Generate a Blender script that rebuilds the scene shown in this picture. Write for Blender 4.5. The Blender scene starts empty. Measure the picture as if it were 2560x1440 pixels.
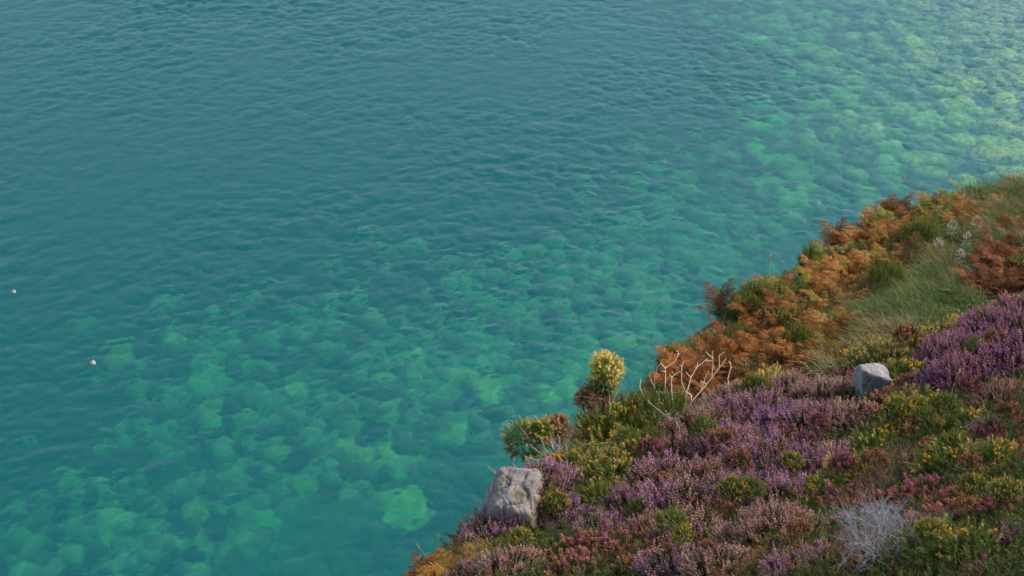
import bpy, math, random
import numpy as np
from mathutils import Vector, Matrix, noise as mnoise

SC = bpy.context.scene
R_ = math.radians
H = 60.0                                   # camera height above the sea
F = 50.0 / 36.0 * 2560.0                   # focal length in photograph pixels
PITCH = R_(35.0)

# ------------------------------------------------------------------ camera
cam_d = bpy.data.cameras.new('camera')
cam = bpy.data.objects.new('camera', cam_d)
SC.collection.objects.link(cam)
cam.location = (0, 0, H)
cam.rotation_euler = (math.pi / 2 - PITCH, 0, 0)
cam_d.lens = 50; cam_d.sensor_width = 36
cam_d.clip_start = 0.2; cam_d.clip_end = 12000
cam_d.dof.use_dof = True; cam_d.dof.focus_distance = 9.5; cam_d.dof.aperture_fstop = 7.0
SC.camera = cam

# ------------------------------------------------------------------ sky and sun
SUN_EL, SUN_AZ = R_(38), R_(72)           # azimuth clockwise from +Y: the sun stands to the right
w = bpy.data.worlds.new('World'); SC.world = w; w.use_nodes = True
nt = w.node_tree
bg = nt.nodes['Background']
sky = nt.nodes.new('ShaderNodeTexSky'); sky.sky_type = 'NISHITA'; sky.sun_disc = False
sky.sun_elevation = SUN_EL; sky.sun_rotation = SUN_AZ
sky.air_density = 1.0; sky.dust_density = 3.0; sky.ozone_density = 1.5
hs = nt.nodes.new('ShaderNodeHueSaturation'); hs.inputs['Saturation'].default_value = 0.75   # thin high cloud greys the blue
nt.links.new(sky.outputs[0], hs.inputs['Color']); nt.links.new(hs.outputs[0], bg.inputs[0]); bg.inputs[1].default_value = 0.15
sd = bpy.data.lights.new('sun', 'SUN'); sun = bpy.data.objects.new('sun', sd)
SC.collection.objects.link(sun)
sd.energy = 1.4; sd.angle = R_(9); sd.color = (1.0, 0.84, 0.66)
dv = Vector((math.sin(SUN_AZ) * math.cos(SUN_EL), math.cos(SUN_AZ) * math.cos(SUN_EL), math.sin(SUN_EL)))
sun.rotation_euler = dv.to_track_quat('Z', 'Y').to_euler()
sun.location = dv * 200
SC.view_settings.view_transform = 'Standard'; SC.view_settings.look = 'None'
SC.view_settings.exposure = 1.0; SC.view_settings.gamma = 1.0
SC.cycles.use_denoising = True
SC.cycles.transparent_max_bounces = 12
SC.cycles.max_bounces = 6
SC.cycles.sample_clamp_indirect = 2.5
SC.cycles.sample_clamp_direct = 6.0

# ------------------------------------------------------------------ helpers
rng = np.random.default_rng(11)
random.seed(5)

def ray(px, py):
    xc = (px - 1280) / F; yc = (720 - py) / F
    return np.array([xc, math.cos(PITCH) + yc * math.sin(PITCH), -math.sin(PITCH) + yc * math.cos(PITCH)])

def P(px, py, t):                          # point seen at a photograph pixel, t metres away (camera-relative depth)
    return np.array([0, 0, H]) + ray(px, py) * t

def sea_pt(px, py, z=0.0):
    r = ray(px, py); t = H / -r[2]; x, y = r[0] * t, r[1] * t
    if z < 0:                              # the ray bends down where it enters the water
        u = r / np.linalg.norm(r); h_ = math.hypot(u[0], u[1]); s_ = h_ / 1.33; k = -z * s_ / math.sqrt(1 - s_ * s_) / h_
        x += u[0] * k; y += u[1] * k
    return np.array([x, y, z])

def vnoise(x, y, seed=0):                  # smooth value noise, vectorised
    xi = np.floor(x).astype(np.int64); yi = np.floor(y).astype(np.int64)
    fx = x - xi; fy = y - yi
    fx = fx * fx * (3 - 2 * fx); fy = fy * fy * (3 - 2 * fy)
    def h(a, b):
        n = (a * 374761393 + b * 668265263 + seed * 974634777) & 0xffffffff
        n = ((n ^ (n >> 13)) * 1274126177) & 0xffffffff
        return ((n ^ (n >> 16)) & 0xffff) / 65535.0
    return (h(xi, yi) * (1 - fx) + h(xi + 1, yi) * fx) * (1 - fy) + (h(xi, yi + 1) * (1 - fx) + h(xi + 1, yi + 1) * fx) * fy

def fbm(x, y, o=4, seed=0):
    s = 0; a = 0.5
    for i in range(o):
        s = s + a * vnoise(x * 2 ** i, y * 2 ** i, seed + i * 17); a *= 0.5
    return s / (1 - 0.5 ** o)

def mesh(name, V, faces, mats=(), col=None, smooth=False):
    """V (n,3); faces: list of (m,k) index arrays; col (n,3) vertex colour of the thing's own hue."""
    V = np.asarray(V, dtype=np.float32)
    me = bpy.data.meshes.new(name)
    faces = [np.asarray(f) for f in faces if len(f)]
    idx = np.concatenate([f.ravel() for f in faces]).astype(np.int32)
    tot = np.concatenate([np.full(len(f), f.shape[1], np.int32) for f in faces])
    st = np.concatenate([[0], np.cumsum(tot)[:-1]]).astype(np.int32)
    me.vertices.add(len(V)); me.vertices.foreach_set('co', V.ravel())
    me.loops.add(len(idx)); me.loops.foreach_set('vertex_index', idx)
    me.polygons.add(len(tot)); me.polygons.foreach_set('loop_start', st); me.polygons.foreach_set('loop_total', tot)
    me.update(calc_edges=True)
    if smooth:
        me.polygons.foreach_set('use_smooth', np.ones(len(tot), bool))
    if col is not None:
        c = np.ones((len(V), 4), np.float32); c[:, :3] = col
        a = me.color_attributes.new('col', 'FLOAT_COLOR', 'POINT'); a.data.foreach_set('color', c.ravel())
    for m in mats: me.materials.append(m)
    me.validate()
    return me

def link(name, me, parent=None, loc=None):
    o = bpy.data.objects.new(name, me); SC.collection.objects.link(o)
    if parent is not None: o.parent = parent
    if loc is not None: o.location = loc
    return o

def tag(o, label=None, cat=None, group=None, kind=None):
    if label: o['label'] = label
    if cat: o['category'] = cat
    if group: o['group'] = group
    if kind: o['kind'] = kind
    return o

class Acc:                                 # collects stamped pieces into one mesh
    def __init__(s): s.V = []; s.F = {}; s.C = []; s.n = 0
    def add(s, V, F, C):
        V = np.asarray(V, float).reshape(-1, 3)
        C = np.broadcast_to(np.asarray(C, float), V.shape)
        s.V.append(V); s.C.append(C)
        F = np.asarray(F); s.F.setdefault(F.shape[1], []).append(F + s.n); s.n += len(V)
    def stamp(s, T, pos, dirs, scale, cols, wid=None, roll=None):
        """copy template T=(V,F,shade) (axis +Z) at each pos along dirs."""
        TV, TF, TS = T
        n = len(pos)
        if n == 0: return
        pos = np.asarray(pos, float); d = np.asarray(dirs, float)
        d = d / (np.linalg.norm(d, axis=1, keepdims=True) + 1e-9)
        up = np.where(np.abs(d[:, 2:3]) > 0.95, [[1., 0, 0]], [[0, 0, 1.]])
        a = np.cross(up, d); a /= np.linalg.norm(a, axis=1, keepdims=True)
        b = np.cross(d, a)
        r = rng.uniform(0, 6.283, n) if roll is None else np.broadcast_to(roll, (n,))
        ca, sa = np.cos(r)[:, None], np.sin(r)[:, None]
        a, b = a * ca + b * sa, -a * sa + b * ca
        sc = np.broadcast_to(np.asarray(scale, float), (n,))[:, None, None]
        ww = sc if wid is None else np.broadcast_to(np.asarray(wid, float), (n,))[:, None, None]
        V = pos[:, None] + (TV[None, :, 0:1] * a[:, None] + TV[None, :, 1:2] * b[:, None]) * ww + TV[None, :, 2:3] * d[:, None] * sc
        cols = np.broadcast_to(np.asarray(cols, float), (n, 3))
        C = cols[:, None] * TS[None] if TS is not None else np.repeat(cols[:, None], len(TV), 1)
        k = len(TV)
        Fa = (TF[None] + (np.arange(n) * k)[:, None, None]).reshape(-1, TF.shape[1])
        s.add(V.reshape(-1, 3), Fa, C.reshape(-1, 3))
    def tube(s, pts, radii, col, sides=5):
        pts = np.asarray(pts, float); n = len(pts); radii = np.broadcast_to(radii, (n,))
        tg = np.gradient(pts, axis=0); tg /= np.linalg.norm(tg, axis=1, keepdims=True) + 1e-9
        ref = np.array([0.31, 0.2, 0.93]) if abs(tg[0, 2]) < 0.9 else np.array([1., 0.1, 0])
        a = np.cross(tg, ref); a /= np.linalg.norm(a, axis=1, keepdims=True) + 1e-9
        b = np.cross(tg, a)
        th = np.arange(sides) / sides * 2 * math.pi
        V = pts[:, None] + radii[:, None, None] * (np.cos(th)[None, :, None] * a[:, None] + np.sin(th)[None, :, None] * b[:, None])
        F = [[i * sides + j, i * sides + (j + 1) % sides, (i + 1) * sides + (j + 1) % sides, (i + 1) * sides + j] for i in range(n - 1) for j in range(sides)]
        s.add(V.reshape(-1, 3), F, col)
    def build(s, name, mats, smooth=False):
        return mesh(name, np.concatenate(s.V), [np.concatenate(f) for f in s.F.values()], mats, np.concatenate(s.C), smooth)

# ------------------------------------------------------------------ materials
def newmat(name):
    m = bpy.data.materials.new(name); m.use_nodes = True
    return m, m.node_tree, m.node_tree.nodes, m.node_tree.links, m.node_tree.nodes['Principled BSDF']

def plant_mat(name, trans=0.25, rough=0.75, var=0.35, spec=0.15):
    """own colour of each piece x a slight hue change per piece x the plant's own tint."""
    m, t, N, L, p = newmat(name)
    at = N.new('ShaderNodeAttribute'); at.attribute_name = 'col'
    ge = N.new('ShaderNodeNewGeometry')
    mr = N.new('ShaderNodeMapRange'); mr.inputs[3].default_value = 1 - var; mr.inputs[4].default_value = 1 + var
    L.new(ge.outputs['Random Per Island'], mr.inputs[0])
    oi = N.new('ShaderNodeObjectInfo')
    m1 = N.new('ShaderNodeVectorMath'); m1.operation = 'MULTIPLY'; L.new(at.outputs['Color'], m1.inputs[0]); L.new(oi.outputs['Color'], m1.inputs[1])
    m2 = N.new('ShaderNodeVectorMath'); m2.operation = 'SCALE'; L.new(m1.outputs[0], m2.inputs[0]); L.new(mr.outputs[0], m2.inputs['Scale'])
    L.new(m2.outputs[0], p.inputs['Base Color'])
    p.inputs['Roughness'].default_value = rough; p.inputs['Specular IOR Level'].default_value = spec
    if trans > 0:
        tr = N.new('ShaderNodeBsdfTranslucent'); L.new(m2.outputs[0], tr.inputs[0])
        mx = N.new('ShaderNodeMixShader'); mx.inputs[0].default_value = trans
        L.new(p.outputs[0], mx.inputs[1]); L.new(tr.outputs[0], mx.inputs[2])
        L.new(mx.outputs[0], N['Material Output'].inputs[0])
    return m

M_PETAL = plant_mat('petals', 0.3); M_LEAF = plant_mat('leaves', 0.25); M_TWIG = plant_mat('twigs', 0, 0.8, 0.25)
M_FERN = plant_mat('fern', 0.15, .8, .4); M_GRASS = plant_mat('grass', 0.3, 0.6, 0.35)

def ramp(N, stops):
    r = N.new('ShaderNodeValToRGB'); e = r.color_ramp.elements
    while len(e) < len(stops): e.new(0.5)
    for i, (p, c) in enumerate(stops):
        e[i].position = p; e[i].color = (*c, 1)
    return r

def tex(N, L, kind, scale, vec=None, **kw):
    n = N.new(kind); n.inputs['Scale'].default_value = scale
    for k, v in kw.items(): n.inputs[k].default_value = v
    if vec is not None: L.new(vec, n.inputs['Vector'])
    return n

def soil_mat():
    m, t, N, L, p = newmat('hillside_soil')
    ge = N.new('ShaderNodeNewGeometry')
    n1 = tex(N, L, 'ShaderNodeTexNoise', 2.2, ge.outputs['Position'], Detail=8.0, Roughness=0.65)
    r1 = ramp(N, [(0.3, (0.018, 0.022, 0.010)), (0.48, (0.035, 0.045, 0.015)), (0.6, (0.075, 0.055, 0.028)), (0.75, (0.05, 0.06, 0.02))])
    L.new(n1.outputs[0], r1.inputs[0])
    # bare rock on the steep cliff below
    sx = N.new('ShaderNodeSeparateXYZ'); L.new(ge.outputs['Normal'], sx.inputs[0])
    mr = N.new('ShaderNodeMapRange'); mr.inputs[1].default_value = 0.45; mr.inputs[2].default_value = 0.6; L.new(sx.outputs[2], mr.inputs[0])
    n2 = tex(N, L, 'ShaderNodeTexNoise', 0.8, ge.outputs['Position'], Detail=10.0, Roughness=0.7)
    r2 = ramp(N, [(0.3, (0.10, 0.10, 0.10)), (0.6, (0.24, 0.22, 0.21)), (0.8, (0.35, 0.33, 0.31))]); L.new(n2.outputs[0], r2.inputs[0])
    mx = N.new('ShaderNodeMix'); mx.data_type = 'RGBA'
    L.new(mr.outputs[0], mx.inputs[0]); L.new(r2.outputs[0], mx.inputs[6]); L.new(r1.outputs[0], mx.inputs[7])
    L.new(mx.outputs[2], p.inputs['Base Color']); p.inputs['Roughness'].default_value = 0.95
    n3 = tex(N, L, 'ShaderNodeTexNoise', 14.0, ge.outputs['Position'], Detail=6.0)
    b = N.new('ShaderNodeBump'); b.inputs['Strength'].default_value = 0.8; b.inputs['Distance'].default_value = 0.05
    L.new(n3.outputs[0], b.inputs['Height']); L.new(b.outputs[0], p.inputs['Normal'])
    return m
M_SOIL = soil_mat()

def rock_mat(name, pale=(0.40, 0.37, 0.36), dark=(0.16, 0.155, 0.16), lichen=(0.17, 0.18, 0.09), lamt=0.5):
    m, t, N, L, p = newmat(name)
    tc = N.new('ShaderNodeTexCoord'); O = tc.outputs['Object']
    n1 = tex(N, L, 'ShaderNodeTexNoise', 5.0, O, Detail=10.0, Roughness=0.72)
    r1 = ramp(N, [(0.32, dark), (0.5, tuple(0.5 * (a + b) for a, b in zip(pale, dark))), (0.62, pale), (0.75, tuple(min(1, a * 1.35) for a in pale))])
    L.new(n1.outputs[0], r1.inputs[0])
    n2 = tex(N, L, 'ShaderNodeTexNoise', 9.0, O, Detail=8.0, Roughness=0.7)
    mr = N.new('ShaderNodeMapRange'); mr.inputs[1].default_value = 0.54; mr.inputs[2].default_value = 0.62; mr.inputs[4].default_value = lamt
    L.new(n2.outputs[0], mr.inputs[0])
    mx = N.new('ShaderNodeMix'); mx.data_type = 'RGBA'; mx.inputs[7].default_value = (*lichen, 1)
    L.new(mr.outputs[0], mx.inputs[0]); L.new(r1.outputs[0], mx.inputs[6])
    L.new(mx.outputs[2], p.inputs['Base Color']); p.inputs['Roughness'].default_value = 0.9
    n3 = tex(N, L, 'ShaderNodeTexNoise', 18.0, O, Detail=10.0, Roughness=0.75)
    v = tex(N, L, 'ShaderNodeTexVoronoi', 6.0, O); v.feature = 'DISTANCE_TO_EDGE'
    mr2 = N.new('ShaderNodeMapRange'); mr2.inputs[1].default_value = 0.0; mr2.inputs[2].default_value = 0.06; L.new(v.outputs[0], mr2.inputs[0])
    ad = N.new('ShaderNodeMath'); ad.operation = 'MULTIPLY_ADD'; ad.inputs[1].default_value = 0.25; L.new(mr2.outputs[0], ad.inputs[0]); L.new(n3.outputs[0], ad.inputs[2])
    b = N.new('ShaderNodeBump'); b.inputs['Strength'].default_value = 0.9; b.inputs['Distance'].default_value = 0.03
    L.new(ad.outputs[0], b.inputs['Height']); L.new(b.outputs[0], p.inputs['Normal'])
    return m
M_ROCK = rock_mat('lichened_rock', (.34, .30, .285), (.14, .125, .125), (.13, .14, .065), .9); M_ROCKG = rock_mat('grey_rock', (0.42, 0.42, 0.43), (0.18, 0.185, 0.2), (0.2, 0.19, 0.15), 0.4)

# ------------------------------------------------------------------ sea floor depth and light
# photograph pixel -> depth of the bottom in metres
DEP = [(0,0,9),(150,150,10),(700,60,12),(1300,60,11),(0,700,13),(600,450,13),(1100,330,13),(1600,150,10),(2000,60,5.5),(2300,120,2.6),(2560,40,.8),
 (2560,200,.8),(2560,400,2.2),(2250,330,4.2),(1900,420,7.5),(1600,560,8.5),(2050,520,6.5),(1800,600,7.5),(2150,440,5.5),(1750,300,9),(1400,640,8.5),(1500,720,5.8),(1050,780,6.2),(600,800,8),
 (1250,980,5.4),(850,1010,6.0),(350,900,8.5),(100,1100,9),(550,1130,7.5),(1000,1280,3.2),(900,1200,4.8),(500,1360,5.2),(180,1430,6.5),(720,1420,8),
 (1000,1400,13),(1150,1330,14),(900,1430,12),(1080,1370,14),(800,1380,9),(1170,1250,11),(1180,1420,14),(1100,1130,4.8),(1300,1080,4.8),(1550,850,5.6),(1800,680,7.0),(1300,560,10.5),(1250,880,8.0),(2560,-300,0.8),(2200,-300,3),(1200,-300,12),(0,-400,13),(-400,400,13),(-400,1200,12),(200,1700,7),(1100,1700,8),(2500,900,3)]
DX = np.array([sea_pt(a, b)[:2] for a, b, _ in DEP]); DD = np.array([c for *_, c in DEP], float)
def depth(x, y):
    x = np.atleast_1d(np.asarray(x, float)); y = np.atleast_1d(np.asarray(y, float))
    num = 0; den = 1e-9
    for (cx, cy), d in zip(DX, DD):
        q = (x - cx) ** 2 + (y - cy) ** 2
        wt = 1.0 / (q + 16.0) ** 1.7
        num = num + wt * d; den = den + wt
    return num / den

def axis(lo, hi, step, far_lo, far_hi):
    a = list(np.arange(lo, hi, step)); s = step; v = hi
    while v < far_hi: a.append(v); s *= 1.35; v += s
    b = []; s = step; v = lo
    while v > far_lo: s *= 1.35; v -= s; b.append(v)
    return np.array(b[::-1] + a)

def grid_faces(nx, ny):
    i = np.arange(ny - 1)[:, None] * nx + np.arange(nx - 1)[None, :]
    i = i.ravel(); return np.stack([i, i + 1, i + nx + 1, i + nx], 1)

# ------------------------------------------------------------------ the sea: wave sheet + body, one closed mesh
def wave_tile(N, L, wind, seed, vdir, amp):
    r = np.random.default_rng(seed)
    k1 = np.fft.fftfreq(N, 1.0 / N) * 2 * math.pi / L
    kx, ky = np.meshgrid(k1, k1); k = np.hypot(kx, ky); k[0, 0] = 1e-6
    Lw = wind * wind / 9.81
    ph = np.exp(-1 / (k * Lw) ** 2) / k ** 4 * np.exp(-(k * 0.045) ** 2)
    ct = (kx * math.cos(vdir) + ky * math.sin(vdir)) / k
    ph *= np.abs(ct) ** 2.0 * np.where(ct < 0, 0.2, 1.0) + 0.2
    ph[0, 0] = 0
    a = np.sqrt(ph) * (r.normal(size=(N, N)) + 1j * r.normal(size=(N, N)))
    h = np.fft.ifft2(a).real; s = amp / h.std()
    dx = np.fft.ifft2(-1j * kx / k * a).real; dy = np.fft.ifft2(-1j * ky / k * a).real
    return h * s, dx * s, dy * s

def sample(T, L, x, y):
    N = T.shape[0]; u = (x / L * N) % N; v = (y / L * N) % N
    i = np.floor(u).astype(int); j = np.floor(v).astype(int); fu = u - i; fv = v - j
    i %= N; j %= N; i1 = (i + 1) % N; j1 = (j + 1) % N
    return (T[j, i] * (1 - fu) + T[j, i1] * fu) * (1 - fv) + (T[j1, i] * (1 - fu) + T[j1, i1] * fu) * fv

def wave(X, Y):
    Z = 0 * X; DXx = 0 * X; DYy = 0 * X
    gust = 0.40 + 2.8 * np.clip(fbm(X / 17 + 5, Y / 12 + 3, 5, 9) - .22, 0, 1) ** 1.4
    right = np.clip((X + 8) / 45, 0, 1)
    for (N, L, wd, sd_, vd, am, ang, wt) in ((512, 67.0, 2.15, 1, R_(-52), 0.027, 0.3, 1 - .7 * right), (512, 53.0, 2.0, 4, R_(-128), 0.025, -.6, .45 + .55 * right), (512, 37.0, 1.65, 2, R_(-70), 0.017, -0.5, 1 - .2 * right), (512, 23.3, 1.15, 7, R_(-105), 0.011, 0.9, 1 + 0 * X)):
        h, a, b = wave_tile(N, L, wd, sd_, vd - ang, am)
        c, s = math.cos(ang), math.sin(ang)
        u = X * c + Y * s; v = -X * s + Y * c; g = gust * wt
        Z += sample(h, L, u, v) * g
        p = sample(a, L, u, v); q = sample(b, L, u, v)
        DXx += (p * c - q * s) * g; DYy += (p * s + q * c) * g
    return Z, DXx, DYy

def sea_mat():
    m, t, N, L, p = newmat('sea_water')
    out = N['Material Output']; N.remove(p)
    ge = N.new('ShaderNodeNewGeometry')
    mp = N.new('ShaderNodeMapping'); mp.inputs['Rotation'].default_value = (0, 0, R_(12)); mp.inputs['Scale'].default_value = (1.0, 1.5, 1.0)
    L.new(ge.outputs['Position'], mp.inputs[0])
    n = tex(N, L, 'ShaderNodeTexNoise', 3.0, mp.outputs[0], Detail=5.0, Roughness=0.7, Distortion=0.6)
    b = N.new('ShaderNodeBump'); b.inputs['Strength'].default_value = 0.38; b.inputs['Distance'].default_value = 0.10
    L.new(n.outputs[0], b.inputs['Height'])
    fr = N.new('ShaderNodeFresnel'); fr.inputs[0].default_value = 1.35; L.new(b.outputs[0], fr.inputs['Normal'])
    gl = N.new('ShaderNodeBsdfGlossy'); gl.inputs['Roughness'].default_value = 0.08; L.new(b.outputs[0], gl.inputs['Normal'])
    gl.inputs['Color'].default_value = (0.88, 0.96, 1, 1)
    tr = N.new('ShaderNodeBsdfRefraction'); tr.inputs['IOR'].default_value = 1.33; tr.inputs['Roughness'].default_value = 0.012
    b2 = N.new('ShaderNodeBump'); b2.inputs['Strength'].default_value = 0.19; b2.inputs['Distance'].default_value = 0.10; L.new(n.outputs[0], b2.inputs['Height']); L.new(b2.outputs[0], tr.inputs['Normal'])
    # light scattered back by the fine matter in the water body
    di = N.new('ShaderNodeBsdfDiffuse'); di.inputs[0].default_value = SCATTER
    upv = N.new('ShaderNodeCombineXYZ'); upv.inputs[2].default_value = 1.0; L.new(upv.outputs[0], di.inputs['Normal'])   # depth light does not follow the ripples
    m1 = N.new('ShaderNodeMixShader'); m1.inputs[0].default_value = 0.25
    L.new(tr.outputs[0], m1.inputs[1]); L.new(di.outputs[0], m1.inputs[2])
    m2 = N.new('ShaderNodeMixShader'); L.new(fr.outputs[0], m2.inputs[0]); L.new(m1.outputs[0], m2.inputs[1]); L.new(gl.outputs[0], m2.inputs[2])
    L.new(m2.outputs[0], out.inputs['Surface'])
    va = N.new('ShaderNodeVolumeAbsorption'); va.inputs['Color'].default_value = (0.03, 0.85, 0.72, 1); va.inputs['Density'].default_value = 0.145
    L.new(va.outputs[0], out.inputs['Volume'])
    return m
SCATTER = (0.006, 0.275, 0.31, 1)
M_SEA = sea_mat()

def build_sea():
    xs = axis(-62, 62, 0.16, -3000, 3000); ys = axis(48, 146, 0.16, -200, 5000)
    X, Y = np.meshgrid(xs, ys)
    Z, ax, ay = wave(X, Y)
    fade = np.clip(1 - (np.abs(X) - 75) / 60, 0, 1) * np.clip(1 - (np.abs(Y - 97) - 62) / 60, 0, 1)
    V = np.stack([X + ax * fade * 1.45, Y + ay * fade * 1.45, Z * fade], -1).reshape(-1, 3)
    nx, ny = len(xs), len(ys); n = nx * ny
    low = V.copy()
    ring = np.concatenate([np.arange(nx), np.arange(1, ny) * nx + nx - 1, (ny - 1) * nx + np.arange(nx - 2, -1, -1), np.arange(ny - 2, 0, -1) * nx])
    bot = V[ring].copy(); bot[:, 2] = -40
    m = len(ring); nxt = np.roll(np.arange(m), -1)
    side = np.stack([ring, n + np.arange(m), n + nxt, ring[nxt]], 1)
    c = np.array([[0, 1000, -40.0]])
    fan = np.stack([np.full(m, n + m), n + nxt, n + np.arange(m)], 1)
    me = mesh('sea', np.concatenate([V, bot, c]), [grid_faces(nx, ny), side, fan], [M_SEA], smooth=True)
    tag(link('sea', me), kind='structure')
build_sea()

def seabed_mat():
    m, t, N, L, p = newmat('seabed')
    ge = N.new('ShaderNodeNewGeometry')
    n1 = tex(N, L, 'ShaderNodeTexNoise', 0.13, ge.outputs['Position'], Detail=5.0, Roughness=0.6)
    n2 = tex(N, L, 'ShaderNodeTexNoise', 1.5, ge.outputs['Position'], Detail=4.0, Roughness=0.65, Distortion=1.5)
    ad = N.new('ShaderNodeMath'); ad.operation = 'MULTIPLY_ADD'; ad.inputs[1].default_value = 0.9
    L.new(n2.outputs[0], ad.inputs[0]); L.new(n1.outputs[0], ad.inputs[2])
    r = ramp(N, [(0.78, (0.010, 0.016, 0.012)), (0.90, (0.03, 0.05, 0.02)), (0.97, (0.07, 0.10, 0.035)), (1.0, (0.13, 0.17, 0.05))])
    L.new(ad.outputs[0], r.inputs[0]); L.new(r.outputs[0], p.inputs['Base Color'])
    p.inputs['Roughness'].default_value = 1.0; p.inputs['Specular IOR Level'].default_value = 0.0
    return m
def build_seabed():
    xs = axis(-66, 70, 0.6, -3000, 3000); ys = axis(40, 160, 0.6, -200, 5000)
    X, Y = np.meshgrid(xs, ys)
    Z = -depth(X, Y) + 1.6 * (fbm(X / 5, Y / 5, 4, 3) - 0.5)
    far = np.clip((np.hypot(X, Y - 100) - 120) / 200, 0, 1); Z = Z * (1 - far) - 18 * far
    tag(link('seabed', mesh('seabed', np.stack([X, Y, Z], -1).reshape(-1, 3), [grid_faces(len(xs), len(ys))], [seabed_mat()], smooth=True)), kind='structure')
build_seabed()

# ------------------------------------------------------------------ boulders under the water
def boulder_mat():
    m, t, N, L, p = newmat('algae_boulder')
    oi = N.new('ShaderNodeObjectInfo'); tc = N.new('ShaderNodeTexCoord')
    n = tex(N, L, 'ShaderNodeTexNoise', 2.6, tc.outputs['Object'], Detail=8.0, Roughness=0.75, Distortion=0.8)
    r = ramp(N, [(0.38, (0.05, 0.08, 0.03)), (0.5, (0.28, 0.34, 0.09)), (0.62, (0.60, 0.62, 0.20))])
    L.new(n.outputs[0], r.inputs[0])
    mm = N.new('ShaderNodeVectorMath'); mm.operation = 'MULTIPLY'; L.new(r.outputs[0], mm.inputs[0]); L.new(oi.outputs['Color'], mm.inputs[1])
    L.new(mm.outputs[0], p.inputs['Base Color']); p.inputs['Roughness'].default_value = 1.0; p.inputs['Specular IOR Level'].default_value = 0
    return m
M_BOUL = boulder_mat()

def ico(sub):
    import bmesh
    bm = bmesh.new(); bmesh.ops.create_icosphere(bm, subdivisions=sub, radius=1)
    V = np.array([v.co[:] for v in bm.verts]); Fc = np.array([[v.index for v in f.verts] for f in bm.faces]); bm.free()
    return V, Fc

def rock_shape(seed, sub=4, amp=0.35, freq=1.3, box=0.35):
    V, Fc = ico(sub); o = seed * 13.7
    out = []
    for v in V:
        q = Vector(v)
        mx = max(abs(v)); q = q.lerp(q / mx * 0.8, box)
        n = mnoise.fractal(Vector(v) * freq + Vector((o, o, o)), 0.9, 2.1, 5)
        out.append(q * (1 + amp * n))
    return np.array(out), Fc

BOUL = [mesh('boulder_%d' % i, *(lambda s: (s[0] * [1.15, 0.95, 0.72], [s[1]]))(rock_shape(i, 3, 0.55, 1.0)), [M_BOUL], smooth=True) for i in range(6)]

def dens(px, py):                          # how thick the boulders lie
    g = lambda cx, cy, sx, sy, a=1: a * math.exp(-((px - cx) / sx) ** 2 - ((py - cy) / sy) ** 2)
    return min(1, g(2450, 120, 330, 260, 1.3) + g(2300, 400, 380, 150, .75) + g(1000, 1080, 330, 170, .9) + g(1500, 780, 300, 170, .6) + g(500, 1370, 380, 110, .7)
               + g(1300, 950, 330, 150, .5) + g(1950, 60, 260, 160, .5) + g(1750, 600, 300, 150, .45) + g(2100, 430, 260, 150, .7) + g(1400, 560, 420, 200, .16) + g(650, 1000, 340, 220, .3) + g(250, 950, 350, 220, .12) + 0.05)

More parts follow.
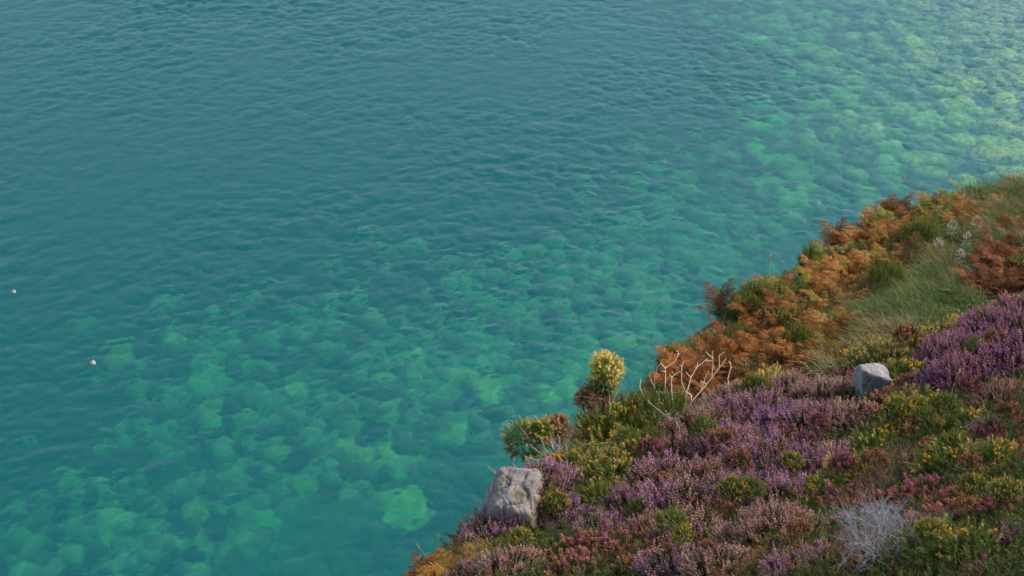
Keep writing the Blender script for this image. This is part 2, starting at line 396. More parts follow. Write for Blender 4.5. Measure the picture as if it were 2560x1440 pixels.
def build_boulders():
    pts = []
    r = random.Random(3)
    def put(px, py, rad, bright=1.0, flat=1.0, lift=0.15, label=None, group=None, a=None):
        s = sea_pt(px, py); d = float(depth(s[0], s[1])[0]); s = sea_pt(px, py, -d)
        pts.append((rad, s, bright, flat, lift, label, group, r.random() * 6.28 if a is None else a, px, py))
    k = 0
    while k < 3900:
        px, py = r.uniform(-40, 2600), r.uniform(-40, 1480)
        if r.random() > dens(px, py) * (0.35 + 1.1 * float(fbm(np.array([px / 130]), np.array([py / 90]), 3, 5)[0])): continue
        s = sea_pt(px, py)
        if py > 1480 or (px > 1900 and py > 700): continue
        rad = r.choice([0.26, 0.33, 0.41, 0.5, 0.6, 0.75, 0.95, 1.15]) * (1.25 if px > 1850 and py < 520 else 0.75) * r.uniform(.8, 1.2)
        br = r.uniform(0.2, 1.36) ** 1.6 * (1.5 if px > 1850 and py < 560 else 1.0); sun_tinted = px > 1950 and py < 480
        if sun_tinted:
            rad = r.uniform(0.9, 1.6); br = r.uniform(1.15, 1.6)  # sunlight that the water surface blocks is put into a lighter stone colour
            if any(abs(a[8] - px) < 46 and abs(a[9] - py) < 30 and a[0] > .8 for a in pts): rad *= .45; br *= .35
        put(px, py, rad, br, 1.0, r.uniform(.3, .6) if sun_tinted else r.uniform(.0, .5)); k += 1
    put(1010, 1272, 1.6, 1.45, 0.6, 1.9, 'large pale yellow-green slab under clear water left of the grey outcrop', a=0.2)
    put(1060, 1245, 1.1, 1.1, 0.5, 0.6, 'olive rock touching the upper right end of the large pale slab')
    put(655, 1300, 1.1, 1.1, 0.7, 0.4, 'round green boulder far left of the large pale slab, near the bottom')
    put(570, 470, 0.8, .8, 0.7, 1.5, 'solitary faint green boulder in the deep water left of the frame centre')
    put(285, 890, 1.3, .8, 0.7, 1.5, 'broad faint green boulder just right of the lower white float')
    put(205, 812, 0.9, .7, 0.7, 1.5, 'small faint green boulder between the two white floats')
    put(345, 968, 0.8, .9, 0.7, 1.8, 'bright green boulder below and right of the lower white float')
    put(1215, 965, 1.0, 1.3, 0.7, 0.8, 'bright green boulder in mid water left of the round gorse head')
    put(1660, 935, 0.9, 1.2, 0.7, 0.8)
    put(2130, 210, 1.5, 1.2, 0.8, 0.6, 'mint green boulder at the left edge of the upper right shallows')
    put(2115, 245, 1.4, 1.3, 0.8, 0.7, 'brightest mint boulder below the one at the shallows left edge')
    order = sorted(range(len(pts)), key=lambda i: -(pts[i][0] / np.hypot(*pts[i][1][:2]) + (9 if pts[i][5] else 0)))
    acc = Acc(); small = [rock_shape(20 + i, 2, 0.4, 1.5) for i in range(5)]
    def area(px, py):
        if px > 1750 and py < 600: return 'upper right shallows'
        if py < 700: return 'deep open water'
        if px < 760 and py > 1180: return 'lower left shallows'
        if px > 1250 or py < 900: return 'green water off the bracken slope'
        return 'green water left of the outcrop'
    for q, i in enumerate(order):
        rad, s, br, fl, lift, lab, grp, a, px, py = pts[i]
        z = s[2] + lift * (1 if lab else rad)
        z = min(z, -0.2 - rad * 1.0 * fl)
        s = sea_pt(px, py, z)
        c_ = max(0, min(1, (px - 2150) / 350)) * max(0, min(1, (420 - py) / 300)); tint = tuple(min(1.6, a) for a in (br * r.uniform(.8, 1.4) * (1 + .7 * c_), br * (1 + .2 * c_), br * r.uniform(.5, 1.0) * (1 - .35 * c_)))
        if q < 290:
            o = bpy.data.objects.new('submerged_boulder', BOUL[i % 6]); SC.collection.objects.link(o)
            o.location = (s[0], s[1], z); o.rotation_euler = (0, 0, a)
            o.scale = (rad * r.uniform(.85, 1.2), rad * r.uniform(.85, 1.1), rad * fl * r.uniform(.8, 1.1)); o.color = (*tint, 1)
            ar = area(px, py)
            tag(o, lab or 'rounded algae-green boulder lying under the %s' % ar, 'boulder', 'submerged boulders in the ' + ar)
        else:
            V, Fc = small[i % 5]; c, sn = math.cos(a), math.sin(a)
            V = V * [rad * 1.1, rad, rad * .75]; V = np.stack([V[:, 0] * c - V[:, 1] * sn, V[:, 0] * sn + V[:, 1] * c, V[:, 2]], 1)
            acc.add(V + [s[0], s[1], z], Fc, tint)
    o = link('seabed_rocks', acc.build('seabed_rocks', [M_BOUL], True)); tag(o, 'scattered smaller algae-covered rocks on the sea floor', 'rocks', kind='stuff')
build_boulders()

# ------------------------------------------------------------------ the hillside
def design(x, y, deg):
    x = np.asarray(x, float); y = np.asarray(y, float)
    c = [np.ones_like(x), x, y]
    if deg == 2: c += [x * x, x * y, y * y]
    return np.stack(c, -1)
def fit(pts, deg):
    Q = np.array([P(*p) for p in pts]); A = design(Q[:, 0], Q[:, 1], deg)
    reg = np.diag([0, 0, 0] + [0.02] * (A.shape[1] - 3))
    co = np.linalg.solve(A.T @ A + reg, A.T @ Q[:, 2]); return lambda x, y: design(x, y, deg) @ co
zn = fit([(2560,1440,5.6),(1900,1440,6.6),(1300,1440,7.9),(2560,1100,7.6),(2100,1150,8.5),(1600,1230,9.2),(1300,1260,9.3),(2560,770,11.6),(2150,950,11.3),(1900,1010,11.2),(1700,1070,11),(1500,1120,10.4),(2560,1800,4.0),(1700,1900,4.6)], 2)
zm = fit([(1650,1000,17),(1900,930,17.5),(2200,860,18.5),(2560,720,20),(2300,720,21.5),(2050,740,21),(1800,850,19.5),(2560,580,25),(2300,590,25.5),(2560,470,29.5),(2350,520,29),(2150,590,26)], 1)
zl = fit([(1000,1490,11.6),(1190,1420,12.2),(1100,1540,10.8),(1300,1380,12.0)], 1)
def curve(pts, f):                          # where a pixel ray meets surface f
    out = []
    for px, py in pts:
        r = ray(px, py); t = np.linspace(2, 60, 5801)
        g = (H + r[2] * t) - f(r[0] * t, r[1] * t)
        k = np.where(g < 0)[0]
        k = k[0] if len(k) else len(t) - 1
        out.append((r[0] * t[k], r[1] * t[k]))
    return np.array(out)
edge_n = curve([(1150,1700),(1190,1480),(1215,1360),(1235,1270),(1300,1235),(1390,1200),(1470,1130),(1600,1085),(1720,1060),(1880,985),(2060,975),(2200,910),(2380,850),(2560,775),(2760,700)], zn)
edge_m = curve([(1330,1330),(1500,1150),(1610,1010),(1690,900),(1770,830),(1900,760),(2010,715),(2060,660),(2150,590),(2300,530),(2400,500),(2560,465),(2760,440)], zm)
edge_l = curve([(960,1560),(1020,1470),(1110,1425),(1190,1400),(1300,1350),(1500,1320)], zl)
def signed(x, y, E, close):
    poly = np.concatenate([E, close]); ins = np.zeros(x.shape, bool)
    for a, b in zip(poly, np.roll(poly, -1, 0)):
        c = ((a[1] > y) != (b[1] > y)) & (x < (b[0] - a[0]) * (y - a[1]) / (b[1] - a[1] + 1e-12) + a[0]); ins ^= c
    d = np.full(x.shape, 1e9)
    for a, b in zip(E[:-1], E[1:]):
        ab = b - a; t = np.clip(((x - a[0]) * ab[0] + (y - a[1]) * ab[1]) / (ab @ ab), 0, 1)
        d = np.minimum(d, np.hypot(x - a[0] - t * ab[0], y - a[1] - t * ab[1]))
    return np.where(ins, 0, d)
def extend(E):
    a = E[0] + (E[0] - E[1]) / np.linalg.norm(E[0] - E[1]) * 3; b = E[-1] + (E[-1] - E[-2]) / np.linalg.norm(E[-1] - E[-2]) * 60
    return np.concatenate([[a], E, [b]])
edge_n = extend(edge_n); edge_m = extend(edge_m); edge_l = extend(edge_l)
CL = np.array([[120, 5], [60, -60], [-3, -60], [-3, 0.]])
def ground(x, y):
    x = np.asarray(x, float); y = np.asarray(y, float)
    xs = np.clip(x, -4, 9); yc = np.clip(y, 1.0, 13)
    dn = signed(x, y, edge_n, CL); drop = lambda d, s, r: s * (np.sqrt(d * d + r * r) - r)
    n = zn(xs, yc) - (y - yc) * 0.62 * (y > yc) + (yc - y) * 0.3 * (y < yc) + (x - xs) * 0.12
    n = n - drop(dn, 3.2, 0.35)
    dm = signed(x, y, edge_m, np.array([[150, 30], [60, -20], [0, 3.], edge_m[0] * 0.9]))
    m = zm(x, y) - drop(dm, 3.0, 0.6) + 0.35 * (fbm(x / 2.5, y / 2.5, 3, 4) - 0.5)
    dl = signed(x, y, edge_l, np.array([[6, 9.], [3, 4.], [-1.5, 6.]]))
    l = zl(x, y) - drop(dl, 3.0, 0.3)
    z = np.where(dn <= 0, n, np.maximum(np.maximum(n, m), l))
    return np.maximum(z + 0.10 * (fbm(x / .7, y / .7, 3, 8) - 0.5), -8)
def gz(x, y): return float(ground(np.array([x]), np.array([y]))[0])

# sample heights once on a fine table so that pixel rays can be traced quickly
GX = np.arange(-9, 26, 0.08); GY = np.arange(0, 48, 0.08)
_X, _Y = np.meshgrid(GX, GY); GZ = ground(_X, _Y)
def gtab(x, y):
    u = np.clip((x - GX[0]) / 0.08, 0, len(GX) - 1.001); v = np.clip((y - GY[0]) / 0.08, 0, len(GY) - 1.001)
    i = u.astype(int); j = v.astype(int); fu = u - i; fv = v - j
    return (GZ[j, i] * (1 - fu) + GZ[j, i + 1] * fu) * (1 - fv) + (GZ[j + 1, i] * (1 - fu) + GZ[j + 1, i + 1] * fu) * fv
TT = np.arange(3.0, 42, 0.03)
def hit(px, py):
    r = ray(px, py); g = H + r[2] * TT - gtab(r[0] * TT, r[1] * TT)
    k = np.where(g < 0)[0]
    if not len(k): return None
    t = TT[k[0]]; return np.array([r[0] * t, r[1] * t, H + r[2] * t]), t
def near_hit(px, py):                       # first pixel at or below (px,py) that meets the near heath
    while py < 1700:
        h = hit(px, py)
        if h is not None and h[1] < 13: return h
        py += 6
def normal(x, y, e=0.15):
    a = gtab(np.array([x - e, x + e, x, x]), np.array([y, y, y - e, y + e]))
    n = np.array([a[0] - a[1], a[2] - a[3], 2 * e]); return n / np.linalg.norm(n)

def build_hill():
    xs = axis(-6, 22, 0.14, -160, 260); ys = axis(1, 40, 0.14, -120, 160)
    X, Y = np.meshgrid(xs, ys)
    Z = ground(X, Y)
    tag(link('hillside', mesh('hillside', np.stack([X, Y, Z], -1).reshape(-1, 3), [grid_faces(len(xs), len(ys))], [M_SOIL], smooth=True)), kind='structure')
build_hill()
#VEG
# ------------------------------------------------------------------ templates for plant pieces (axis +Z, unit length)
def tetra_blobs(pts, r, shade):
    base = np.array([[1, 0, -.5], [-.5, .87, -.5], [-.5, -.87, -.5], [0, 0, 1.0]]); F0 = np.array([[0, 1, 3], [1, 2, 3], [2, 0, 3], [0, 2, 1]])
    V = []; Fc = []; S = []
    for i, (p, rr, s) in enumerate(zip(pts, r, shade)):
        a = random.random() * 6.28; c, sn = math.cos(a), math.sin(a)
        B = base @ np.array([[c, sn, 0], [-sn, c, 0], [0, 0, 1]]).T
        V.append(B * rr + p); Fc.append(F0 + 4 * i); S.append(np.repeat([s], 4, 0))
    return np.concatenate(V), np.concatenate(Fc), np.concatenate(S)

def ling_spike(seed):                       # slender spike of tiny bells
    r = random.Random(seed); pts = []; rr = []; sh = []
    n = 13
    for i in range(n):
        z = 0.18 + 0.8 * i / n; a = i * 2.4; w_ = 0.10 * (1 - 0.55 * i / n)
        pts.append((w_ * math.cos(a), w_ * math.sin(a), z + r.uniform(-.02, .02))); rr.append(0.078 * (1 - .35 * i / n) * r.uniform(.7, 1.3))
        g = r.uniform(.55, 1.35); sh.append((g, g * r.uniform(.85, 1.15), g))
    V, Fc, S = tetra_blobs(np.array(pts), rr, sh)
    return V, Fc, S
def leaf_spray(seed, n=16, ln=0.22, w=0.028, tip=(1, 1, 1), sp=0.75):     # short needles round a shoot
    r = random.Random(seed); V = []; Fc = []; S = []
    for i in range(n):
        z = i / n; a = r.random() * 6.28; e = r.uniform(.4, 1.0) * sp
        d = np.array([math.cos(a) * e, math.sin(a) * e, 0.75]); d /= np.linalg.norm(d)
        q = np.cross(d, [0.3, 0.2, 1]); q /= np.linalg.norm(q) + 1e-9
        b = np.array([0, 0, z * .85]); L_ = ln * r.uniform(.7, 1.3)
        k = len(V) ; V += [b - q * w, b + q * w, b + d * L_]
        Fc.append([k, k + 1, k + 2]); m = z ** 2
        S += [np.array([1., 1, 1]) * (1 - m) + np.array(tip) * m] * 3
    k = len(V); V += [(-.012, 0, -.2), (.012, 0, -.2), (0, 0, .9)]; Fc.append([k, k + 1, k + 2]); S += [(1.1, .8, .6)] * 3
    return np.array(V), np.array(Fc), np.array(S)
def bell_head(seed):                        # blunt cluster of round bells
    r = random.Random(seed); pts = []; rr = []; sh = []
    for i in range(14):
        z = 0.35 + 0.6 * i / 14; a = i * 2.4; w_ = 0.17 * math.sin(math.pi * (0.25 + 0.6 * i / 14))
        pts.append((w_ * math.cos(a), w_ * math.sin(a), z)); rr.append(0.10 * r.uniform(.8, 1.15)); g = r.uniform(.7, 1.3); sh.append((g, g, g))
    base = np.array([[1, 0, 0], [0, 1, 0], [-1, 0, 0], [0, -1, 0], [0, 0, 1.1], [0, 0, -1.1]], float)
    F0 = np.array([[0, 1, 4], [1, 2, 4], [2, 3, 4], [3, 0, 4], [1, 0, 5], [2, 1, 5], [3, 2, 5], [0, 3, 5]])
    V = []; Fc = []; S = []
    for i, p in enumerate(pts):
        V.append(base * rr[i] + p); Fc.append(F0 + 6 * i); S.append(np.repeat([sh[i]], 6, 0))
    return np.concatenate(V), np.concatenate(Fc), np.concatenate(S)
def gorse_flower(seed):
    r = random.Random(seed); pts = np.array([(r.uniform(-.4, .4), r.uniform(-.4, .4), r.uniform(0, .9)) for _ in range(6)])
    return tetra_blobs(pts, [r.uniform(.35, .6) for _ in range(6)], [(1, r.uniform(.8, 1.1), 1)] * 6)
LING = [ling_spike(i) for i in range(4)]; LEAF = [leaf_spray(i) for i in range(3)]; BELL = [bell_head(i) for i in range(3)]
GORSE = [leaf_spray(30 + i, 26, 0.20, 0.020, (2.6, 1.7, 1.4), 1.3) for i in range(3)]; GTIP = [leaf_spray(50 + i, 16, 0.40, 0.055, (1.15, 1.1, 1), 1.0) for i in range(3)]
WIRE = [leaf_spray(60 + i, 14, 0.5, 0.012, (1, 1, 1), 1.8) for i in range(3)]; GFL = [gorse_flower(i) for i in range(3)]

def pick(T, acc, pos, d, scale, cols, wid=None):
    pos = np.asarray(pos); n = len(pos)
    if n == 0: return
    g = rng.integers(0, len(T), n); scale = np.broadcast_to(scale, (n,)); cols = np.broadcast_to(np.asarray(cols, float), (n, 3))
    wid = scale if wid is None else np.broadcast_to(wid, (n,))
    for k in range(len(T)):
        m = g == k
        if m.any(): acc.stamp(T[k], pos[m], np.asarray(d)[m], scale[m], cols[m], wid[m])

def dome(R, n, hgt=0.7, seed=0, full=False, lump=0.30, gaps=0.0, shell=0.1):
    """points + outward directions on a lumpy cushion"""
    z = rng.uniform(-0.9 if full else -0.15, 1, n); a = rng.uniform(0, 6.2832, n); s = np.sqrt(1 - np.clip(z, -1, 1) ** 2)
    u = np.stack([s * np.cos(a), s * np.sin(a), z], 1)
    nn = np.array([mnoise.noise(Vector(q) * 1.9 + Vector((seed * 7.3, seed, 1))) + 0.5 * mnoise.noise(Vector(q) * 4.3 + Vector((seed, 3, seed * 2.2))) for q in u])
    rad = R * (1 + lump * nn) * (1 - shell * rng.random(n))
    p = u * rad[:, None] * [1, 1, hgt]
    keep = nn > -0.9 + gaps
    return p[keep], u[keep], nn[keep]

def jit(u, up, j):
    d = u + np.array([0, 0, up]) + rng.normal(0, j, u.shape); return d / np.linalg.norm(d, axis=1, keepdims=True)

def mixcol(n, stops, w_=None):
    stops = np.array(stops); i = rng.choice(len(stops), n, p=w_); j = rng.choice(len(stops), n, p=w_); t = rng.random(n)[:, None] * 0.4
    return stops[i] * (1 - t) + stops[j] * t

def stems(acc, R, hgt, n, col, rad=0.004):
    for _ in range(n):
        a = rng.uniform(0, 6.28); e = rng.uniform(.2, .95); q = np.array([math.cos(a) * e * R, math.sin(a) * e * R, hgt * R * math.sqrt(1 - e * e) * .92])
        m = q * [.45, .45, .4] + rng.normal(0, R * .06, 3)
        acc.tube([[q[0] * .1, q[1] * .1, -R * .15], m, q], [rad * 1.6, rad, rad * .5], col, 3)

class Proto:
    def __init__(s, R, parts): s.R = R; s.parts = parts     # parts: (part name, mesh)

def proto_ling(R, seed, palette):
    fl = Acc(); lf = Acc(); st = Acc()
    nc = int(980 * R ** 1.3) + 18
    p, u, nn = dome(R, nc, 0.62, seed, gaps=.35, shell=.22)
    k = 6; pp = np.repeat(p, k, 0) + rng.normal(0, 0.013, (len(p) * k, 3)); uu = np.repeat(u, k, 0); cd = np.repeat(rng.normal(0, .16, u.shape), k, 0)
    d = jit(uu * .55 + cd, .85, .17); L_ = rng.uniform(.045, .095, len(pp))
    base = np.repeat(mixcol(len(p), palette), k, 0); cols = base * .6 + mixcol(len(pp), palette) * .4
    pick(LING, fl, pp, d, L_, cols, L_ * .35 + .038)
    p2, u2, _ = dome(R * .93, int(3600 * R ** 1.5) + 80, 0.62, seed, shell=.35)
    pick(LEAF, lf, p2, jit(u2, .8, .35), rng.uniform(.05, .10, len(p2)), mixcol(len(p2), [(.022, .040, .010), (.05, .075, .018), (.075, .05, .022), (.014, .025, .009)]))
    stems(st, R, .6, 24, (.10, .065, .045))
    return Proto(R, [('flower_spikes', fl.build('flower_spikes', [M_PETAL])), ('foliage', lf.build('foliage', [M_LEAF])), ('stem', st.build('stem', [M_TWIG]))])

def proto_bell(R, seed, palette, w_=None):
    fl = Acc(); lf = Acc(); st = Acc()
    nc = int(420 * R ** 1.3) + 12
    p, u, nn = dome(R, nc, 0.6, seed, gaps=.2, shell=.15)
    k = 5; pp = np.repeat(p, k, 0) + rng.normal(0, 0.022, (len(p) * k, 3)); uu = np.repeat(u, k, 0)
    base = np.repeat(mixcol(len(p), palette, w_), k, 0); cols = base * .65 + mixcol(len(pp), palette, w_) * .35
    L_ = rng.uniform(.032, .06, len(pp)); pick(BELL, fl, pp, jit(uu * .5, .9, .2), L_, cols)
    p2, u2, _ = dome(R * .95, int(4200 * R ** 1.5) + 80, 0.6, seed, shell=.3)
    pick(LEAF, lf, p2, jit(u2, .8, .3), rng.uniform(.05, .09, len(p2)), mixcol(len(p2), [(.035, .075, .022), (.05, .09, .025), (.09, .085, .03), (.022, .045, .014)]))
    stems(st, R, .55, 20, (.16, .08, .05), .003)
    return Proto(R, [('flower_heads', fl.build('flower_heads', [M_PETAL])), ('foliage', lf.build('foliage', [M_LEAF])), ('stem', st.build('stem', [M_TWIG]))])

def proto_gorse(R, seed, tips=.35, flowers=6, full=False, greens=((.055, .12, .024), (.085, .15, .035), (.038, .08, .02), (.12, .13, .035)), hgt=.7, tipcol=((.50, .38, .17), (.42, .27, .12), (.36, .33, .12)), topside=False, slen=1.0):
    lf = Acc(); tp = Acc(); fl = Acc(); st = Acc()
    n = int((3400 * R ** 1.5 + 130) / slen ** 1.5)
    p, u, nn = dome(R, n, 1.0 if full else hgt, seed, full, lump=.35, gaps=.1, shell=.25)
    L_ = rng.uniform(.07, .13, len(p)) * slen; d = jit(u, .45, .3)
    pick(GORSE, lf, p, d, L_, mixcol(len(p), greens), L_ * 1.1)
    m = rng.random(len(p)) < tips * np.clip(.6 + nn * 1.6, .1, 2)
    if topside: m &= u[:, 2] > -.15
    q = p[m] + d[m] * L_[m][:, None] * .75
    pick(GTIP, lf, q, d[m], .042, mixcol(m.sum(), tipcol), .05)
    f = np.where(u[:, 2] > .1)[0]; f = rng.choice(f, min(flowers, len(f)), replace=False)
    stems(st, R, .9 if full else hgt * .9, 16, (.22, .16, .10), .005)
    P_ = [('foliage', lf.build('foliage', [M_LEAF]))]
    for i in f:
        fl = Acc(); pick(GFL, fl, np.repeat(p[i:i + 1], 3, 0) + d[i] * .08 + rng.normal(0, .012, (3, 3)), np.repeat(d[i:i + 1], 3, 0), .015, mixcol(3, [(.85, .58, .02), (.75, .45, .015)]))
        P_.append(('flower', fl.build('flower', [M_PETAL])))
    P_.append(('stem', st.build('stem', [M_TWIG])))
    return Proto(R, P_)

def proto_dead(R, seed, cols=((.20, .14, .09), (.26, .19, .13), (.14, .10, .07)), n=2600):
    lf = Acc(); st = Acc()
    p, u, nn = dome(R, int(n * R ** 1.4) + 60, .7, seed, lump=.4, shell=.5)
    pick(WIRE, lf, p, jit(u, .3, .6), rng.uniform(.06, .12, len(p)), mixcol(len(p), cols))
    stems(st, R, .65, 30, tuple(np.array(cols[1]) * 1.1), .004)
    return Proto(R, [('twigs', lf.build('twigs', [M_TWIG])), ('stem', st.build('stem', [M_TWIG]))])

MAUVE = [(.50, .23, .43), (.56, .31, .46), (.40, .16, .38), (.54, .34, .29), (.44, .23, .20), (.34, .23, .13)]
TAN = [(.56, .36, .27), (.48, .28, .28), (.58, .40, .25), (.36, .22, .16), (.50, .29, .36)]
VIOLET = [(.46, .23, .40), (.52, .29, .43), (.36, .14, .36), (.54, .31, .36)]
RUSTY = [(.48, .27, .22), (.40, .22, .21), (.52, .31, .24), (.30, .17, .14)]
BELLMIX = [(.46, .20, .12), (.52, .26, .13), (.44, .11, .22), (.52, .19, .24), (.44, .19, .12)]
PROT = {
 'L': [proto_ling(r, i, MAUVE) for i, r in enumerate((.16, .26, .36, .48))],
 'T': [proto_ling(r, 10 + i, TAN) for i, r in enumerate((.16, .28, .40))],
 'V': [proto_ling(r, 20 + i, VIOLET) for i, r in enumerate((.18, .34))],
 'R': [proto_ling(r, 25 + i, RUSTY) for i, r in enumerate((.2, .34))],
 'B': [proto_bell(r, 30 + i, BELLMIX, [.3, .25, .15, .15, .15]) for i, r in enumerate((.14, .24, .34))],
 'O': [proto_bell(r, 40 + i, BELLMIX, [.42, .38, .03, .05, .12]) for i, r in enumerate((.18, .30))],
 'M': [proto_bell(r, 50 + i, BELLMIX, [.1, .05, .45, .35, .05]) for i, r in enumerate((.15, .26))],
 'G': [proto_gorse(r, 60 + i, .25, 7) for i, r in enumerate((.16, .26, .38))],
 'Y': [proto_gorse(r, 70 + i, .30, 18) for i, r in enumerate((.18, .3))],
 'P': [proto_gorse(r, 80 + i, .8, 3) for i, r in enumerate((.16, .28))],
 'N': [proto_gorse(r, 90 + i, 0, 0) for i, r in enumerate((.18, .3, .5))],
 'D': [proto_dead(r, 100 + i) for i, r in enumerate((.12, .28))],
 'S': [proto_dead(r, 110 + i, ((.30, .29, .30), (.38, .37, .37), (.22, .21, .22))) for i, r in enumerate((.14, .3))],
}
KIND = {'L': ('heather_bush', 'heather'), 'T': ('heather_bush', 'heather'), 'V': ('heather_bush', 'heather'), 'R': ('heather_bush', 'heather'),
        'B': ('bell_heather', 'heather'), 'O': ('bell_heather', 'heather'), 'M': ('bell_heather', 'heather'),
        'G': ('gorse_bush', 'gorse'), 'Y': ('gorse_bush', 'gorse'), 'P': ('gorse_bush', 'gorse'), 'N': ('gorse_bush', 'gorse'),
        'D': ('dead_bush', 'dead bush'), 'S': ('dead_bush', 'dead bush')}

def put_plant(proto, name, loc, scale, rot, label=None, cat=None, group=None, tint=(1, 1, 1), up=None, zs=1.0):
    e = bpy.data.objects.new(name, None); SC.collection.objects.link(e)
    e.empty_display_size = 0.1
    q = Vector(up).to_track_quat('Z', 'Y').to_matrix().to_4x4() if up is not None else Matrix.Identity(4)
    e.matrix_world = Matrix.Translation(Vector(loc)) @ q @ Matrix.Rotation(rot, 4, 'Z') @ Matrix.Diagonal((scale, scale, scale * zs, 1))
    for pn, me in proto.parts:
        o = bpy.data.objects.new(pn, me); SC.collection.objects.link(o); o.parent = e
        t = tint if pn in ('flower_spikes', 'flower_heads', 'fronds', 'frond', 'twigs', 'shoot_tips') or pn == 'foliage' and name == 'gorse_bush' else (1, 1, 1)
        o.color = (*t, 1)
    tag(e, label, cat, group); return e

